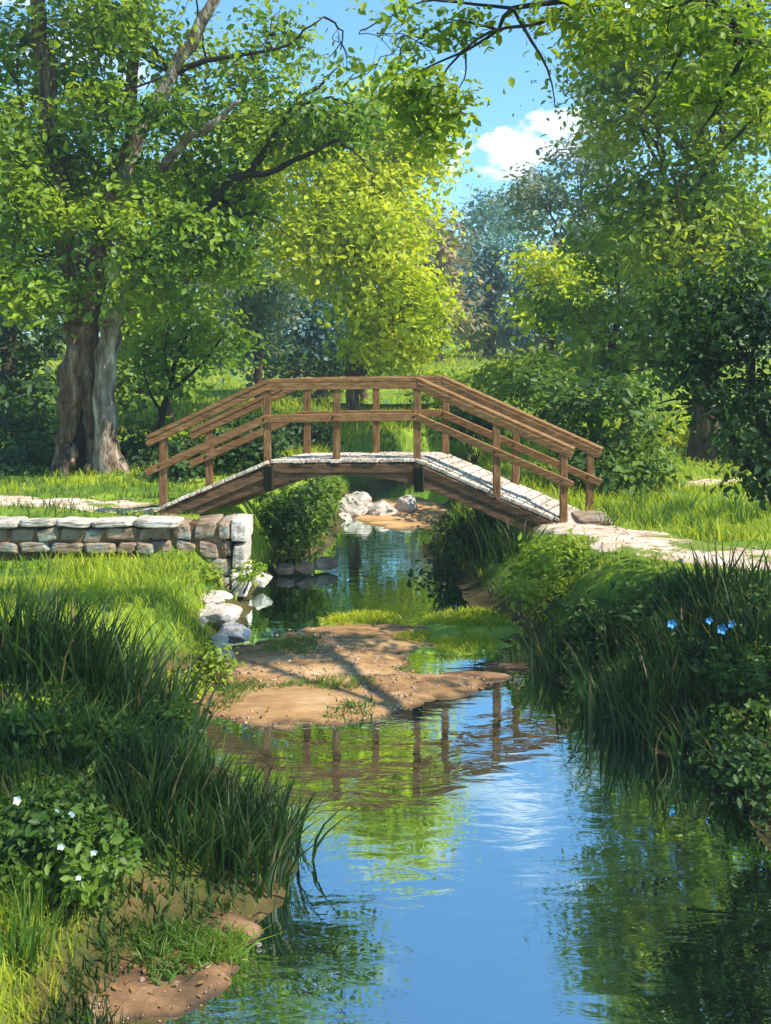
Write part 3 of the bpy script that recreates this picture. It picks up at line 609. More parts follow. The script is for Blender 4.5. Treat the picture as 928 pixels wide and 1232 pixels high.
# sapling with dark forked stems left of the bridge
tree('sapling', 'dark-stemmed forked sapling between the old tree and the bridge', gxy(205, 18.5), [B(*b) for b in [
    (250, 400, 18.5, 45, 42, .8, 42), (190, 430, 18.5, 40, 42, .8, 38), (235, 455, 18.3, 40, 28, .7, 30), (270, 440, 18.5, 26, 40, .7, 22)]], L_hero, M_twig, .15, 14, .22, .07, seed=42, hole=.2, auto=False,
    limbs=[([at(192, 548, 18.5), at(196, 500, 18.5), at(207, 460, 18.5), at(212, 430, 18.4), at(230, 395, 18.3)], .075, .02), ([at(204, 470, 18.5), at(230, 450, 18.4), at(258, 420, 18.3), at(275, 385, 18.3)], .045, .012),
           ([at(207, 460, 18.5), at(198, 430, 18.6), at(204, 385, 18.6)], .045, .012), ([at(196, 500, 18.5), at(180, 470, 18.4), at(172, 440, 18.4)], .035, .01)])

# --- near trees on the right
dk = gxy(950, 9.6)
tree('dark_leaved_tree', 'dark small-leaved tree with black leaning stems at the right edge of the path', dk, [B(*b) for b in [
    (860, 400, 9.8, 65, 55, .55, 60), (915, 350, 9.6, 60, 60, .6, 60), (880, 480, 9.6, 60, 45, .5, 50), (925, 560, 9.4, 45, 45, .4, 40), (820, 360, 10, 45, 42, .45, 32), (960, 450, 9.6, 60, 100, .6, 70), (830, 450, 9.8, 30, 28, .35, 18)]],
    L_dark, M_twig, .085, 17, .13, .07, seed=50, hole=.18, auto=False, limbs=[
    ([np.array([*dk, H(*dk)-.1]), at(930, 600, 9.6), at(900, 560, 9.6), at(880, 520, 9.6), at(868, 470, 9.7), at(850, 410, 9.8)], .055, .015),
    ([np.array([*dk, H(*dk)-.1]), at(940, 560, 9.6), at(915, 510, 9.5), at(905, 450, 9.5), at(915, 370, 9.6)], .06, .015),
    ([at(880, 520, 9.6), at(850, 490, 9.6), at(818, 480, 9.7), at(790, 486, 9.8)], .022, .006), ([at(868, 470, 9.7), at(840, 440, 9.8), at(815, 370, 9.9)], .025, .007), ([at(905, 450, 9.5), at(880, 400, 9.6), at(858, 360, 9.8)], .025, .007)])
# overhanging tree: its trunk stands right of the frame, its boughs reach over the stream
ob = (5.4, 6.5)
o_base = np.array([*ob, H(*ob)-.1])
boughs = [([(4.8, 6.3, 6.0), at(960, -40, 7.8), at(780, -30, 8.2), at(690, 0, 8.2), at(618, 10, 8.2), at(600, 35, 8.2), at(560, 62, 8.2), at(500, 88, 8.2)], .042, .006),
          ([at(618, 12, 8.2), at(640, 50, 8.1), at(655, 75, 8.1), at(664, 100, 8.1), at(668, 130, 8.1)], .016, .004),
          ([at(690, 0, 8.2), at(650, 28, 8.2), at(590, 38, 8.1), at(540, 80, 8.1), at(516, 124, 8.1)], .02, .005),
          ([at(618, 10, 8.2), at(560, 4, 8.3), at(510, 2, 8.4), at(470, 20, 8.4)], .016, .005), ([at(600, 36, 8.2), at(575, 30, 8.3), at(530, 30, 8.3), at(480, 66, 8.3)], .013, .004),
          ([at(560, 62, 8.2), at(560, 90, 8.2), at(545, 120, 8.2)], .009, .003),
          ([(4.8, 6.3, 6.0), at(960, 60, 8.4), at(885, 30, 8.3), at(890, 70, 8.3), at(868, 120, 8.3), at(845, 155, 8.2)], .05, .006),
          ([at(885, 30, 8.3), at(830, 50, 8.2), at(800, 100, 8.2), at(770, 140, 8.2)], .02, .005), ([at(940, 100, 8.4), at(900, 150, 8.3), at(865, 185, 8.2)], .02, .005), ([at(885, 30, 8.3), at(850, 0, 8.2), at(800, 10, 8.1)], .03, .01),
          ([(4.8, 6.3, 6.0), (4.5, 5.6, 6.9), (3.9, 4.8, 7.4), (2.5, 4.2, 7.1), (1.0, 4.6, 6.7)], .07, .01), ([o_base+np.array([0, 0, 4]), (5.4, 6.7, 4.6), (5.5, 6.9, 4.8)], .06, .02), ([(3.9, 4.8, 7.4), (3.7, 4.2, 7.6), (3.6, 3.7, 7.8)], .03, .01)]
tree('overhanging_tree', 'tree whose leafy boughs and bare dark twigs overhang the stream from the top right, with unseen boughs added for shade', ob, [B(*b) for b in [
    (730, 40, 8.3, 42, 45, .4, 34), (800, 30, 8.3, 60, 50, .5, 55), (880, 60, 8.4, 60, 60, .5, 55), (840, 120, 8.3, 40, 35, .35, 26), (900, 140, 8.4, 40, 40, .4, 28), (690, 15, 8.2, 25, 25, .25, 12),
    (1010, 40, 8.6, 80, 110, .4, 50), (640, -60, 8.2, 80, 40, .5, 34),
    (525, 60, 8.3, 45, 40, .35, 30), (500, 115, 8.2, 40, 36, .35, 30), (545, 120, 8.2, 28, 26, .3, 16), (470, 40, 8.4, 44, 40, .35, 30), (570, 35, 8.3, 26, 24, .2, 9), (520, 170, 8.2, 34, 24, .25, 16), (440, 90, 8.4, 34, 30, .3, 16),
    (660, 25, 8.2, 20, 18, .2, 5)]]+[((1.1, 4.7, 6.7), (.9, .8, .6), 50), ((2.4, 4.1, 7.1), (1.2, .9, .8), 80), ((3.6, 3.8, 7.7), (1.3, 1.0, .9), 80), ((4.8, 4.3, 7.4), (1.3, 1.0, 1.0), 70), ((5.5, 6.8, 4.7), (1.2, .9, .8), 70), ((6.0, 7.2, 6.4), (1.1, .9, .8), 45), ((3.0, 5.0, 7.4), (.9, .7, .6), 40)],  # the last masses are unseen, added out of view to shade the banks
    L_lite, M_twig, .085, 15, .10, .1, seed=51, hole=.15, auto=False,
    limbs=[([o_base, o_base+np.array([.1, .05, 2]), o_base+np.array([-.2, 0, 4]), (4.8, 6.3, 6.0)], .19, .09), ([(4.8, 6.3, 6.0), at(1040, -80, 8.4), at(1000, -200, 8.3)], .08, .02)]+boughs)

# --- shrubs
def shrub(label, blobs, leafm, leaf, per=15, spread=.13, seed=1, name='shrub', group=None, flowers=None, hole=.05, stem=.015, base=None, barkm=None, cat='shrub'):
    rg = np.random.default_rng(seed)
    cx = np.mean([b[0][0] for b in blobs]); cy = np.mean([b[0][1] for b in blobs])
    if base: cx, cy = base
    bz = H(cx, cy)-.05; o3 = np.array([cx, cy, bz])
    root = empty(name, o3, label, cat, group)
    bl = [(np.asarray(c)-o3, r, k) for c, r, k in blobs]; mb = MB()
    for c, r, k in bl:
        for q in range(3):
            e = c+rg.normal(size=3)*np.asarray(r)*.4; s = rg.normal(size=3)*np.array([.08, .08, 0])
            mb.tube(path_pts([s, s*.5+e*.5+rg.normal(size=3)*.05, e], 6), stem, stem*.3, 5, 0)
    mb.build('stem', barkm or M_twig, root, True)
    C, O = crown_pts(bl, per, spread, rg, hole, seed*.61)
    zg = hgt(C[:, 0]+cx, C[:, 1]+cy)-bz; k = C[:, 2] > zg-.02; C, O = C[k], O[k]
    leaf_mesh(C, leaf, 'foliage', leafm, root, O, rg)
    for p in flowers or []:
        f = MB(); s = p[3]
        for q in range(5):
            an = q*1.2566+rg.uniform(-.2, .2); d = np.array([math.cos(an), -.55, math.sin(an)])*s; e = np.array([-math.sin(an), 0, math.cos(an)])*s*.45
            f.add([(0, 0, 0), d*.6+e, d, d*.6-e], [[0, 1, 2, 3]])
        fo = f.build('flower', M_white, root); fo.location = at(*p[:3])-o3; fo.rotation_euler = (rg.uniform(-.5, .5), rg.uniform(-.5, .5), rg.uniform(-.5, .5))
    return root
shrub('large mid-green shrub with small white flowers behind the right end of the bridge', [B(*b) for b in [
    (690, 500, 17, 48, 48, .8, 70), (745, 500, 16.5, 50, 50, .8, 75), (735, 570, 16, 60, 45, .7, 80), (650, 470, 18, 40, 35, .7, 45), (775, 560, 16, 38, 50, .6, 50), (700, 580, 16, 45, 36, .6, 45)]],
    L_moss, .13, seed=60, spread=.18, flowers=[(690+i, j, 15.6, s) for i, j, s in ((57, 15, .07), (50, 23, .06), (87, 8, .07), (75, 45, .06), (64, 8, .06), (78, 18, .05), (45, 1, .05), (82, 70, .05), (28, -2, .05))])
shrub('sunny yellow-green shrub left of the white-flowered shrub on the meadow slope', [B(*b) for b in [(640, 455, 24, 45, 26, .9, 50), (600, 465, 24, 40, 24, .9, 45), (670, 440, 24, 30, 24, .9, 30)]], L_lite, .17, seed=61, spread=.22)
shrub('low light-green shrub on the slope just above the right handrail', [B(*b) for b in [(560, 470, 28, 36, 18, .9, 40), (520, 462, 29, 26, 14, .8, 26)]], L_lite, .18, seed=62, spread=.22)
shrub('round yellow-green bush alone on the far meadow edge', [B(*b) for b in [(580, 398, 60, 26, 22, 1.4, 40), (602, 405, 60, 22, 16, 1.2, 26), (565, 410, 60, 16, 12, 1, 16)]], L_yel, .32, seed=63, spread=.4)
shrub('smaller bright bush right of the round far bush', [B(*b) for b in [(622, 392, 61, 15, 12, 1.0, 18), (640, 415, 60, 26, 10, 1.2, 24)]], L_yel, .3, seed=64, spread=.36)
shrub('light green leafy shrub on the left bank under the bridge', [B(*b) for b in [(365, 610, 15, 38, 32, .5, 60), (345, 640, 14.6, 42, 40, .5, 60), (385, 590, 15.4, 26, 24, .4, 30), (320, 625, 14.8, 28, 36, .4, 36)]], L_moss, .10, seed=65, spread=.13)
shrub('dark shrub hugging the water below the right ramp of the bridge', [B(*b) for b in [(560, 655, 14.2, 45, 34, .5, 50), (600, 665, 13.7, 40, 36, .45, 45), (540, 690, 13.8, 34, 16, .35, 26), (620, 625, 13.9, 38, 26, .45, 36)]], L_dark, .09, seed=66, spread=.12)
shrub('yellow-green leafy bush on the bank in front of the right bridge end', [B(*b) for b in [(665, 680, 11.2, 40, 30, .4, 50), (640, 710, 11, 28, 26, .3, 32), (690, 660, 11.6, 28, 16, .3, 24)]], L_lite, .075, seed=67, spread=.09)
shrub('small round yellow-leaved tree-like bush beyond the right meadow', [B(*b) for b in [(822, 525, 22, 32, 20, .7, 36), (850, 515, 22, 20, 16, .5, 20), (795, 545, 22, 24, 18, .6, 24)]], L_yel, .16, seed=68, spread=.2, barkm=M_bark)
shrub('dark bush at the far right beyond the second path', [B(*b) for b in [(890, 520, 20, 50, 36, .8, 60), (930, 540, 19.5, 50, 36, .8, 50)]], L_moss, .16, seed=69, spread=.22)
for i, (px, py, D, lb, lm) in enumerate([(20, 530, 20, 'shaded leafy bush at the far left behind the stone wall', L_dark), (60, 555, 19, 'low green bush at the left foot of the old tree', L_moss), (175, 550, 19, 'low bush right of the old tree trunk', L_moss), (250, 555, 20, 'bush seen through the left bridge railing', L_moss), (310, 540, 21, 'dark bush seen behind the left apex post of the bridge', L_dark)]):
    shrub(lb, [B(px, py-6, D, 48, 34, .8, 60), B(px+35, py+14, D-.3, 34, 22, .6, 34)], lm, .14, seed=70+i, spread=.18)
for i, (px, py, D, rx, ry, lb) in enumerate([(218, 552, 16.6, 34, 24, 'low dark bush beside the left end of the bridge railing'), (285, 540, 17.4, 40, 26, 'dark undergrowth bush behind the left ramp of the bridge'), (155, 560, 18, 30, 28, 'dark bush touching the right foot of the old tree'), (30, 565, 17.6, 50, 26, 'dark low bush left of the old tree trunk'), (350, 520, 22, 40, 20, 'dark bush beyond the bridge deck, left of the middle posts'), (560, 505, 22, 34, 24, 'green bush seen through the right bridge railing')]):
    shrub(lb, [B(px, py, D, rx, ry, .7, 60), B(px+24, py+8, D-.2, rx*.7, ry*.7, .5, 34)], L_dark if i < 5 else L_moss, .12, seed=170+i, spread=.16)  # dark foliage added to supply the shade missing under the left trees
for i, (px, py, D, lm, lb) in enumerate([(705, 745, 9.9, L_moss, 'leafy plant among the dark grass just below the sunny yellow-green bush'), (775, 735, 9.7, L_moss, 'broad leafy plant in the dark grass left of the blue flowers'), (850, 800, 8.5, L_dark, 'dark leafy plant below the blue flowers'), (770, 860, 8.5, L_dark, 'dark leafy plant at the waterline of the right bank'), (915, 740, 9.0, L_moss, 'leafy plant at the right frame edge above the trailing plant')]):
    shrub(lb, [B(px, py, D, 36, 28, .28, 44), B(px+22, py+10, D-.1, 26, 22, .22, 26)], lm, .075, seed=190+i, spread=.085, name='leafy_plant', cat='plant')
# leafy plants on the near banks
shrub('leafy foreground plant with small white flowers at the left frame edge', [B(*b) for b in [(60, 1000, 5.35, 62, 44, .28, 80), (115, 1030, 5.2, 50, 34, .25, 60), (10, 1020, 5.3, 50, 44, .28, 50)]], L_moss, .055, seed=80, spread=.055, name='flowering_plant', cat='plant', flowers=[(22, 963, 5.1, .024), (70, 974, 5.05, .016), (88, 978, 5.05, .022), (74, 1017, 4.98, .022), (113, 1024, 4.9, .020), (95, 1055, 4.9, .016)])
shrub('low leafy plant under the tall grass on the left bank', [B(*b) for b in [(60, 885, 6.9, 70, 34, .35, 75), (140, 905, 6.7, 55, 34, .3, 65), (200, 880, 7.3, 40, 30, .25, 45), (10, 900, 6.7, 50, 34, .3, 50)]], L_moss, .065, seed=81, spread=.07, name='leafy_plant', cat='plant')
shrub('light green leafy plant at the left edge of the brown sandbar', [B(*b) for b in [(225, 830, 9, 34, 30, .25, 36), (255, 800, 9.4, 26, 22, .2, 24), (200, 790, 9.6, 34, 20, .25, 26)]], L_lite, .06, seed=82, spread=.065, name='leafy_plant', cat='plant')
shrub('leafy bush with round leaves at the waterline on the right bank', [B(*b) for b in [(735, 830, 9.1, 40, 34, .3, 48), (700, 800, 9.6, 32, 30, .25, 32), (780, 800, 9.2, 40, 40, .3, 40)]], L_moss, .065, seed=83, spread=.07, name='leafy_plant', cat='plant')
shrub('trailing plant with yellowish round leaves hanging at the right frame edge', [B(*b) for b in [(900, 840, 7.7, 38, 45, .3, 46), (880, 890, 7.6, 30, 26, .22, 26), (930, 800, 7.9, 40, 40, .3, 36), (840, 880, 7.9, 30, 30, .2, 22)]], L_moss, .06, seed=84, spread=.07, name='leafy_plant', cat='plant')
shrub('dark overhanging plant at the waterline in the lower right corner', [B(*b) for b in [(900, 925, 7.0, 45, 34, .25, 44), (860, 905, 7.5, 36, 26, .22, 34), (940, 960, 6.7, 45, 40, .25, 44), (815, 885, 8.0, 30, 18, .2, 24)]], L_dark, .06, seed=86, spread=.07, name='leafy_plant', cat='plant')
shrub('tuft of leaves growing against the stone bridge abutment', [B(*b) for b in [(245, 690, 12.0, 30, 9, .15, 18), (300, 690, 12.3, 14, 16, .15, 12)]], L_lite, .065, seed=85, spread=.07, name='leafy_plant', cat='plant')

# --- tall grass clumps
def clump(n, h, spread, mat, rg, w=.025):
    P = rg.normal(size=(n, 2))*spread; hh = h*rg.uniform(.55, 1.15, n); out = P/(spread*1.2)
    ln = out*(hh*.28)[:, None]+rg.normal(size=(n, 2))*(hh*.22)[:, None]
    return blades(np.concatenate([P, np.full((n, 1), -.05)], 1), hh, w*rg.uniform(.7, 1.5, n), ln, 'grass_clump', mat, seg=4, rg=rg)
gp = {}
for k, m in (('dark', G_dark), ('mid', G_mid), ('lite', G_lite)):
    gp[k] = [clump(64, .62, .14, m, np.random.default_rng(100+i)) for i in range(3)]
used_g = set()
def put_clump(kind, x, y, s, label, group):
    i = random.randrange(3); o = gp[kind][i]
    if (kind, i) in used_g: o = o.copy(); COL.objects.link(o)
    used_g.add((kind, i))
    o.location = (x, y, max(H(x, y), -.05)); o.rotation_euler.z = random.uniform(0, 6.28); o.scale = (s, s, s*random.uniform(.85, 1.15))
    tag(o, label, 'grass clump', group)
def belt(kind, pts, s, label, group):
    for px, y in pts:
        x = (px-464)/F*y; put_clump(kind, x+random.uniform(-.06, .06), y+random.uniform(-.1, .1), s*random.uniform(.8, 1.2), label, group)
belt('dark', [(x, y) for x, y in zip(np.linspace(-20, 205, 16), np.tile([8.3, 7.8, 8.05], 6))], 1.05, 'tall dark grass clump along the front of the sunny left meadow', 'tall dark grass in front of the left meadow')
belt('dark', [(x, y) for x, y in zip(np.linspace(150, 335, 18), np.tile([5.75, 6.1, 6.4], 6))], .66, 'dark grass clump at the foreground water edge right of the white-flowered plant', 'dark grass at the foreground water edge')
belt('mid', [(30, 6.8), (90, 6.9), (150, 6.8), (200, 6.9), (230, 6.6), (-10, 6.7)], .7, 'mid-green grass clump between the two dark grass belts on the left', 'mid-green grass on the left bank')
belt('dark', [(x, y) for x, y in zip(np.linspace(735, 940, 22), np.tile([8.9, 8.5, 9.3, 8.2], 6))], .95, 'tall dark arching grass clump on the right bank above black water', 'tall dark grass on the right bank')
belt('dark', [(x, y) for x, y in zip(np.linspace(660, 860, 14), np.tile([9.8, 9.5, 9.9], 5))], .75, 'dark grass clump on the right bank below the pale path', 'dark grass below the path')
belt('dark', [(548, 13.9), (570, 13.6), (590, 13.3), (608, 13.0), (585, 13.9), (560, 14.2), (625, 12.7)], .9, 'dark grass clump under the right ramp of the bridge', 'dark grass under the bridge ramp')
belt('mid', [(x, y) for x, y in zip(np.linspace(730, 930, 12), np.tile([12.9, 13.4, 13.9], 4))], .55, 'light grass clump on the meadow behind the pale path', 'light grass behind the path')
belt('mid', [(20, 5.0), (70, 5.1), (-30, 4.9), (40, 4.7), (110, 5.4)], .5, 'short bright grass clump in the bottom left corner', 'bright grass in the bottom left corner')
belt('dark', [(790, 7.9), (830, 7.7), (860, 7.5), (900, 7.2), (940, 7.0), (880, 7.8), (920, 7.6)], .7, 'grass clump overhanging the black water at the right frame edge', 'grass over the black water')
for k, lst in gp.items():
    for i, o in enumerate(lst):
        if (k, i) not in used_g: bpy.data.objects.remove(o)
# blue flowers in the right bank grass
for px, py, D, s in [(808, 750, 8.5, .045), (853, 746, 8.4, .035), (868, 756, 8.3, .05), (880, 750, 8.3, .04)]:
    p = at(px, py, D); g = H(p[0], p[1]); root = empty('blue_flower', (p[0], p[1], g), 'blue flower on a thin stem in the dark right bank grass', 'flower', 'blue flowers on the right bank')
    MB().tube([(0, 0, -.02), (.01, 0, (p[2]-g)*.5), (0, 0, p[2]-g)], .004, .003, 5, 0).build('stem', G_mid, root)
    f = MB(); rg = np.random.default_rng(int(px))
    for q in range(5):
        an = q*1.257+rg.uniform(-.3, .3); d = np.array([math.cos(an), -.5, math.sin(an)])*s; e = np.array([-math.sin(an), .1, math.cos(an)])*s*.4
        f.add([(0, 0, 0), d*.6+e, d, d*.6-e], [[0, 1, 2, 3]])
    f.build('blossom', M_bluep, root).location = (0, 0, p[2]-g)

# fallen leaves on the sand, the paths and the banks
M_litter = m_leaf('dry_leaf', (.10, .055, .02), (.26, .15, .05), (.30, .22, .07), .2, 3)
P = np.concatenate([pick(v1, 160, .012, .05), pick(v3, 160, .005, .05)]+[q[:70] for q in pp]); P[:, 2] += .012
b_ = rng.uniform(-3.2, 3.2, 260); y_ = rng.uniform(4, 8, 260); l_ = np.stack([b_, y_, hgt(b_, y_)+.02], -1); P = np.concatenate([P, l_[l_[:, 2] > .05]])
struct(leaf_mesh(P, .036, 'fallen_leaves', M_litter, None, None, rng, .5, 0, 3.0), 'stuff')
# ------------------------------------------------------------------ stones
import bmesh
def boulder(name, loc, r, mat, seed, label, group=None, cat='rock', cuts=9):
    rg = np.random.default_rng(seed); bm = bmesh.new(); bmesh.ops.create_icosphere(bm, subdivisions=4, radius=1)
    pl = [(rg.normal(size=3), rg.uniform(.55, .85)) for _ in range(cuts)]; pl = [(n/np.linalg.norm(n), d) for n, d in pl]
    for v in bm.verts:
        p = np.array(v.co)
        for n, d in pl:
            e = p@n-d
            if e > 0: p = p-n*e*.93
        p *= 1+.07*float(wob(p[0]*2+p[2], p[1]*2-p[2], 1.5, seed))+.05*float(wob(p[0]*5, p[2]*5+p[1]*4, 1.5, seed+3))
        v.co = p*np.array(r)
    me = bpy.data.meshes.new(name); bm.to_mesh(me); bm.free(); me.materials.append(mat)
    o = bpy.data.objects.new(name, me); COL.objects.link(o); o.location = loc; o.rotation_euler.z = rg.uniform(0, 6)
    return tag(o, label, cat, group)
def rock_px(px, py, D, rx, ry, rd, mat, seed, label, group=None):
    p = at(px, py, D); boulder('rock', p, (rx*D/F, rd, ry*D/F), mat, seed, label, group)
for i, (px, py, D, rx, ry, rd, lb) in enumerate([
    (240, 722, 11.3, 30, 11, .26, 'flat white rock at the top left of the rock heap on the left bank'), (262, 738, 11.0, 34, 14, .26, 'broad white rock in the middle of the rock heap beside the sandbar'),
    (234, 744, 10.9, 24, 13, .22, 'pinkish white rock on the grassy side of the rock heap'), (280, 762, 10.6, 24, 12, .20, 'rounded white rock nearest the sandbar in the rock heap'),
    (262, 772, 10.3, 15, 9, .14, 'small white rock low on the rock heap'), (271, 790, 10.0, 11, 10, .12, 'lowest small white rock of the heap at the waterline'), (262, 716, 11.6, 20, 8, .18, 'white rock at the top right of the rock heap')]):
    rock_px(px, py, D, rx, ry, rd, M_rock, 200+i, lb)
for i, (px, py, D, rx, ry, rd, lb, m) in enumerate([
    (426, 610, 19.2, 28, 20, .4, 'largest white boulder at the stream edge behind the bridge', M_rock), (412, 630, 18.7, 20, 13, .3, 'low white boulder in front of the largest boulder behind the bridge', M_rock),
    (462, 616, 19, 21, 14, .3, 'small white boulder between the larger ones behind the bridge', M_rock), (490, 610, 19.3, 16, 14, .3, 'rightmost white boulder seen under the bridge arch', M_rock),
    (392, 679, 14.2, 14, 9, .18, 'brown stone with pale top at the waterline under the bridge', M_rock_br), (366, 684, 14.0, 15, 9, .18, 'rounded brown stone beside the pale-topped one under the bridge', M_rock_br),
    (342, 685, 13.9, 14, 8, .16, 'small grey-brown stone at the left of the waterline row', M_rock_br), (316, 698, 13.0, 12, 10, .15, 'pale stone at the foot of the stone abutment', M_rock), (286, 708, 12.6, 14, 7, .15, 'brown stone in the water left of the pale stone', M_rock_br)]):
    rock_px(px, py, D, rx, ry, rd, m, 220+i, lb)

def block(mb, c, s, rg, j=.02, rot=0.):
    """a rough squared stone: a rounded box with chipped, uneven faces"""
    nu, nv = 24, 15; V = []; ph = rg.uniform(0, 50); tl = rg.normal(size=3)*j*.7
    for a in range(nv):
        th = -math.pi/2+math.pi*(a+.02)/(nv-1+.04)
        for b in range(nu):
            al = 2*math.pi*(b+.5)/nu; d = np.array([math.cos(th)*math.cos(al), math.cos(th)*math.sin(al), math.sin(th)])
            d /= (np.abs(d)**9).sum()**(1/9)
            d *= 1+j*1.3*float(wob(d[0]*2+ph, d[1]*2+d[2]*2.3, 2.6))
            q = d*np.array(s)/2; q[2] += tl[0]*d[0]+tl[1]*d[1]; q[0] += tl[2]*d[2]
            V.append((c[0]+q[0]*math.cos(rot)-q[1]*math.sin(rot), c[1]+q[0]*math.sin(rot)+q[1]*math.cos(rot), c[2]+q[2]))
    Fc = [[a*nu+b, a*nu+(b+1) % nu, (a+1)*nu+(b+1) % nu, (a+1)*nu+b] for a in range(nv-1) for b in range(nu)]
    mb.add(V, Fc+[list(range(nu))[::-1], [(nv-1)*nu+b for b in range(nu)]])
def stone_run(root, x0, x1, y, z0, rows, depth, rg, slope=0., wmin=.22, wmax=.42, core=True):
    mb = MB(); z = z0
    for h in rows:
        x = x0-rg.uniform(0, .15)
        while x < x1-.06:
            w = min(rg.uniform(wmin, wmax), x1-x+.02); xm = x+w/2
            block(mb, (xm, y+slope*(xm-x0)+rg.normal()*.012, z+h/2), (w-.022, depth*rg.uniform(.92, 1.1), h-.02), rg, .022)
            x += w
        z += h
    o = mb.build('stonework', M_stone, root, False)
    if core:
        c = MB(); ya, yb = y, y+slope*(x1-x0); d = depth/2-.05
        c.hexa([(x0+.05, ya-d, z0-.3), (x1-.05, yb-d, z0-.3), (x1-.05, yb+d, z0-.3), (x0+.05, ya+d, z0-.3), (x0+.05, ya-d, z-.03), (x1-.05, yb-d, z-.03), (x1-.05, yb+d, z-.03), (x0+.05, ya+d, z-.03)])
        c.build('core', M_mud, root)
    return z
rg = np.random.default_rng(5)
wall = empty('dry_stone_wall', (-4.6, 12.3, .75), 'low dry stone retaining wall with pale coping stones at the left edge', 'wall'); wo = np.array([-4.6, 12.3, .75])
zt = stone_run(wall, -3.2, 1.72, 0, -.12, (.15, .17), .34, rg, .03)
mb = MB(); x = -3.25
while x < 1.7:
    w = rg.uniform(.30, .62); block(mb, (x+w/2, .03*(x+3.2)+.03, zt+.045), (w-.02, .5*rg.uniform(.9, 1.12), .085+rg.uniform(-.012, .02)), rg, .02); x += w
mb.build('coping', M_cope, wall, False)
ab = empty('stone_abutment', (-2.3, 12.75, .2), 'squarish stone bridge abutment with white stone for its sunlit right corner at the left bridge end', 'abutment')
stone_run(ab, -.58, .36, -.02, -.15, (.26, .24, .22, .24), .62, rg, 0, .24, .40)
mb = MB(); z = -.15
for h, w in ((.36, .20), (.32, .17), (.30, .22)):
    block(mb, (.47, -.03, z+h/2), (w, .64, h-.02), rg, .016); z += h
mb.build('corner_stone', M_rock, ab, False)  # white stone puts the sunlit right face into the colour
rab = empty('stone_abutment', (2.25, 13.4, .3), 'dark stone footing under the right bridge end, half hidden by grass', 'abutment')
stone_run(rab, -.35, .35, 0, -.1, (.2, .2, .16), .8, rg, 0, .2, .34)
slab = MB(); block(slab, (0, 0, 0), (.42, .75, .07), rg, .02); so_ = slab.build('step_stone', M_stone, None, False); so_.location = (2.72, 13.15, H(2.72, 13.15)+.03)
tag(so_, 'flat grey step stone at the right foot of the bridge', 'step')

# ------------------------------------------------------------------ the bridge
YB = 13.0; OFF = Vector((.37, .80, 0))            # far side of the slightly skewed deck
def n3(px, py): return Vector(at(px, py, YB))
br = empty('footbridge', n3(410, 560), 'brown wooden footbridge with post-and-rail sides rising over the stream', 'bridge')
bo = Vector(br.location)
NA, NB, NC, ND = n3(190, 611), n3(326, 553), n3(502, 551), n3(694, 632)
nodes = [v-bo for v in (NA, NB, NC, ND)]
def on_deck(px):
    xs_ = [v.x for v in nodes]; X = (px-464)/F*YB-bo.x
    for a, b in zip(nodes[:-1], nodes[1:]):
        if X <= b.x or b is nodes[-1]: t = (X-a.x)/(b.x-a.x); return a.lerp(b, t)
Z = Vector((0, 0, 1))
# deck planks, laid across
mb = MB(); rg = np.random.default_rng(77)
for a, b in zip(nodes[:-1], nodes[1:]):
    L_ = (b-a).length; n = round(L_/.155); d = (b-a)/n
    for i in range(n):
        p = a+d*(i+.04+rg.uniform(0, .02)); q = a+d*(i+.95)
        up = d.cross(OFF).normalized(); up = up if up.z > 0 else -up
        ex = OFF.normalized()*.07; jit = up*rg.uniform(-.004, .006)
        t0, t1 = ex*rg.uniform(.6, 1.3), ex*rg.uniform(.6, 1.3)
        lo = [p-t0, q-t0, q+OFF+t1, p+OFF+t1]
        mb.hexa([v-up*.045+jit for v in lo]+[v+jit for v in lo])
mb.build('deck', M_deck, br, False, .006)
# side beams with a shallow arch below
def beam(off, name='beam'):
    mb = MB(); th = .11; u = OFF.normalized()
    topn = [(190, 614), (326, 558), (502, 556), (560, 581), (694, 637)]; 
    bot = [(190, 640), (235, 622), (326, 584), (350, 580), (415, 575), (470, 577), (502, 582), (560, 608), (640, 644), (694, 662)]
    xs_ = np.array(sorted(set([p for p, _ in topn]+[p for p, _ in bot]+list(np.linspace(190, 694, 30)))))
    ty = np.interp(xs_, *zip(*topn)); bx_, bb_ = np.array(bot, float).T; by_ = np.polyval(np.polyfit((bx_-440)/250, bb_, 4), (xs_-440)/250)
    V = []; Fc = []
    for x, t, b in zip(xs_, ty, by_):
        for yy in (b, t):
            p = n3(x, yy)-bo+off; V += [p-u*th/2, p+u*th/2]
    n = len(xs_)
    for i in range(n-1):
        a = i*4; c = a+4
        Fc += [[a, c, c+2, a+2], [a+1, a+3, c+3, c+1], [a+2, c+2, c+3, a+3], [a, a+1, c+1, c]]
    Fc += [[0, 2, 3, 1], [(n-1)*4, (n-1)*4+1, (n-1)*4+3, (n-1)*4+2]]
    mb.add(V, Fc); return mb.build(name, M_beam, br, False, .012)
beam(OFF.normalized()*.03); beam(OFF-OFF.normalized()*.03)
# upper face boards lapped on the near beam
for off in (-OFF.normalized()*.035, OFF+OFF.normalized()*.035):
    for (a, b) in (((196, 621), (331, 565)), ((331, 563), (500, 563)), ((506, 565), (690, 643))):
        MB().bar(n3(*a)-bo+off, n3(*b)-bo+off, .04, .12, OFF).build('side_board', M_beam, br, False, .008)
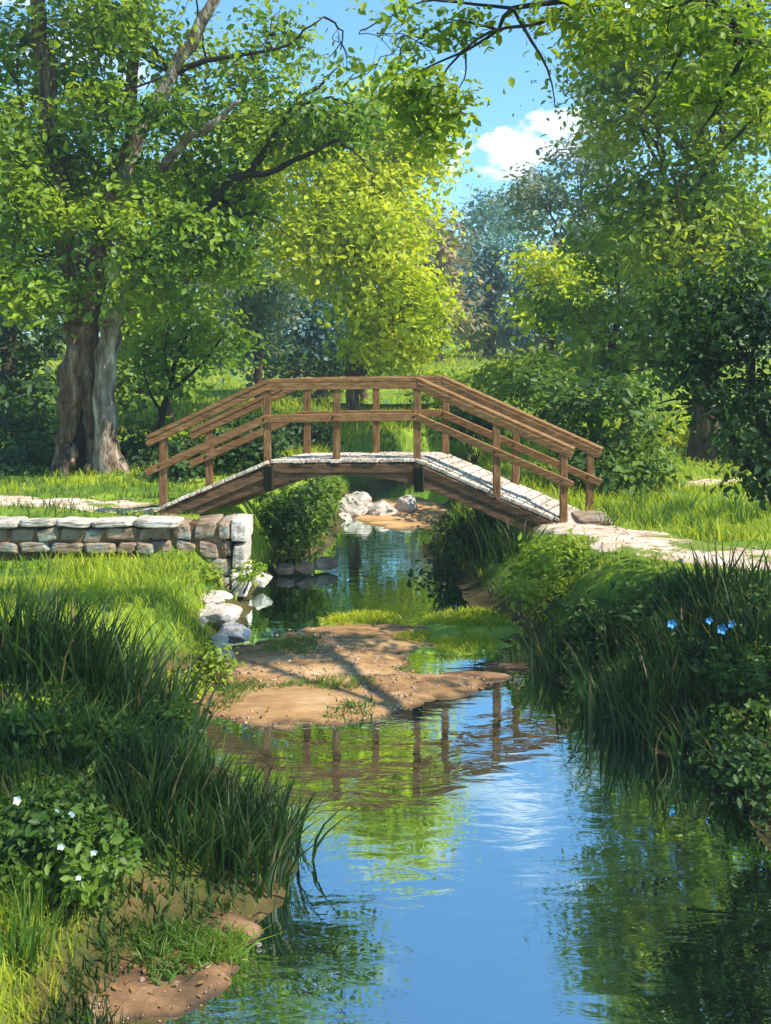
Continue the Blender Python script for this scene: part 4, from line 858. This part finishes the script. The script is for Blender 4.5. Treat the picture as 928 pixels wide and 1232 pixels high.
# brackets where the beams meet
for px, py in ((327, 572), (507, 573)):
    MB().bar(n3(px, py-12)-bo-OFF.normalized()*.07, n3(px, py+18)-bo-OFF.normalized()*.07, .05, .13, OFF).build('bracket', M_twig, br, False, .01)
RAIL = {'near': [(178, 520), (322, 456), (502, 455), (702, 546)]}
def rail_z(px, pts): return np.interp(px, [p for p, _ in pts], [q for _, q in pts])
H_R = [(180, .965), (326, 1.035), (502, 1.03), (720, .96)]
def rail_h(px): return float(np.interp(px, *zip(*H_R)))
M_iron = m_rough('rusty_iron', [(.3, (.02, .015, .012)), (.7, (.07, .04, .025))], 20, rough=.6)
for side, off, posts, ends in (('near', Vector((0, 0, 0)), [197, 322, 405, 502, 598, 678], (180, 690)), ('far', OFF, [205, 330, 418, 506, 596, 690], (184, 706))):
    inw = OFF.normalized()*(.02 if side == 'near' else -.02)
    for px in posts:
        p = on_deck(px)+off+inw*0; h = rail_h(px)
        jx = rg.normal()*.008
        bt = MB()
        for zz in (h*.53, -.07): bt.tube([p+Z*zz-OFF.normalized()*(.045 if zz < 0 else .09), p+Z*zz-OFF.normalized()*(.075 if zz < 0 else .108)], .016, .014, 6, 0)
        bt.build('bolt', M_iron, br)
        MB().bar(p-Z*.16, p+Z*(h-.03)+Vector((jx, 0, 0)), .095, .095, (1, 0, 0)).build('post', M_wood_v, br, False, .008)
    for nm, f, w, hh, m in (('handrail', 1.0, .15, .055, M_wood), ('mid_rail', .53, .05, .10, M_wood)):
        k = [ends[0], 324, 503, ends[1]]
        pts = [on_deck(px)+off+Z*rail_h(px)*f for px in k]
        if nm == 'mid_rail': pts = [p+(OFF.normalized()*-.07 if side == 'near' else OFF.normalized()*-.07) for p in pts]
        mb = MB()
        for a, b in zip(pts[:-1], pts[1:]): mb.bar(a, b+(b-a).normalized()*.004, w, hh, OFF)
        mb.build(nm, m, br, False, .008)
        if nm == 'handrail':   # fascia under the handrail
            mb = MB(); s_ = OFF.normalized()*(-.055)
            for a, b in zip(pts[:-1], pts[1:]): mb.bar(a-Z*.075+s_, b-Z*.075+s_, .035, .09, OFF)
            mb.build('rail_board', M_wood, br, False, .006)

# ------------------------------------------------------------------ far cottage glimpsed at the meadow edge
X, Y = gxy(643, 72); g = H(X, Y)
co = empty('cottage', (X, Y, g), 'tiny far cottage with grey roof behind the meadow, under the teal trees', 'house')
MB().hexa([(-1.9, -1, -.2), (1.9, -1, -.2), (1.9, 1, -.2), (-1.9, 1, -.2), (-1.9, -1, 1.3), (1.9, -1, 1.3), (1.9, 1, 1.3), (-1.9, 1, 1.3)]).build('wall', M_cream, co)
MB().add([(-2.1, -1.2, 1.28), (2.1, -1.2, 1.28), (2.1, 1.2, 1.28), (-2.1, 1.2, 1.28), (-2.1, 0, 2.2), (2.1, 0, 2.2)], [[0, 1, 5, 4], [2, 3, 4, 5], [0, 4, 3], [1, 2, 5], [3, 2, 1, 0]]).build('roof', M_roofm, co)
MB().hexa([(.5, -1.06, 0), (1.1, -1.06, 0), (1.1, -1.003, 0), (.5, -1.003, 0), (.5, -1.06, 1), (1.1, -1.06, 1), (1.1, -1.003, 1), (.5, -1.003, 1)]).build('door', M_bark, co)

# ------------------------------------------------------------------ air
m, nt = newmat('haze'); v = N(nt, 'ShaderNodeVolumePrincipled', Density=.0016); v.inputs['Color'].default_value = (.80, .90, 1, 1); v.inputs['Anisotropy'].default_value = .2
o_ = N(nt, 'ShaderNodeOutputMaterial'); nt.links.new(v.outputs[0], o_.inputs['Volume'])
hz = MB().hexa([(-460, -60, -1.8), (460, -60, -1.8), (460, 960, -1.8), (-460, 960, -1.8), (-460, -60, 34), (460, -60, 34), (460, 960, 34), (-460, 960, 34)]).build('haze', m)
struct(hz, 'stuff')
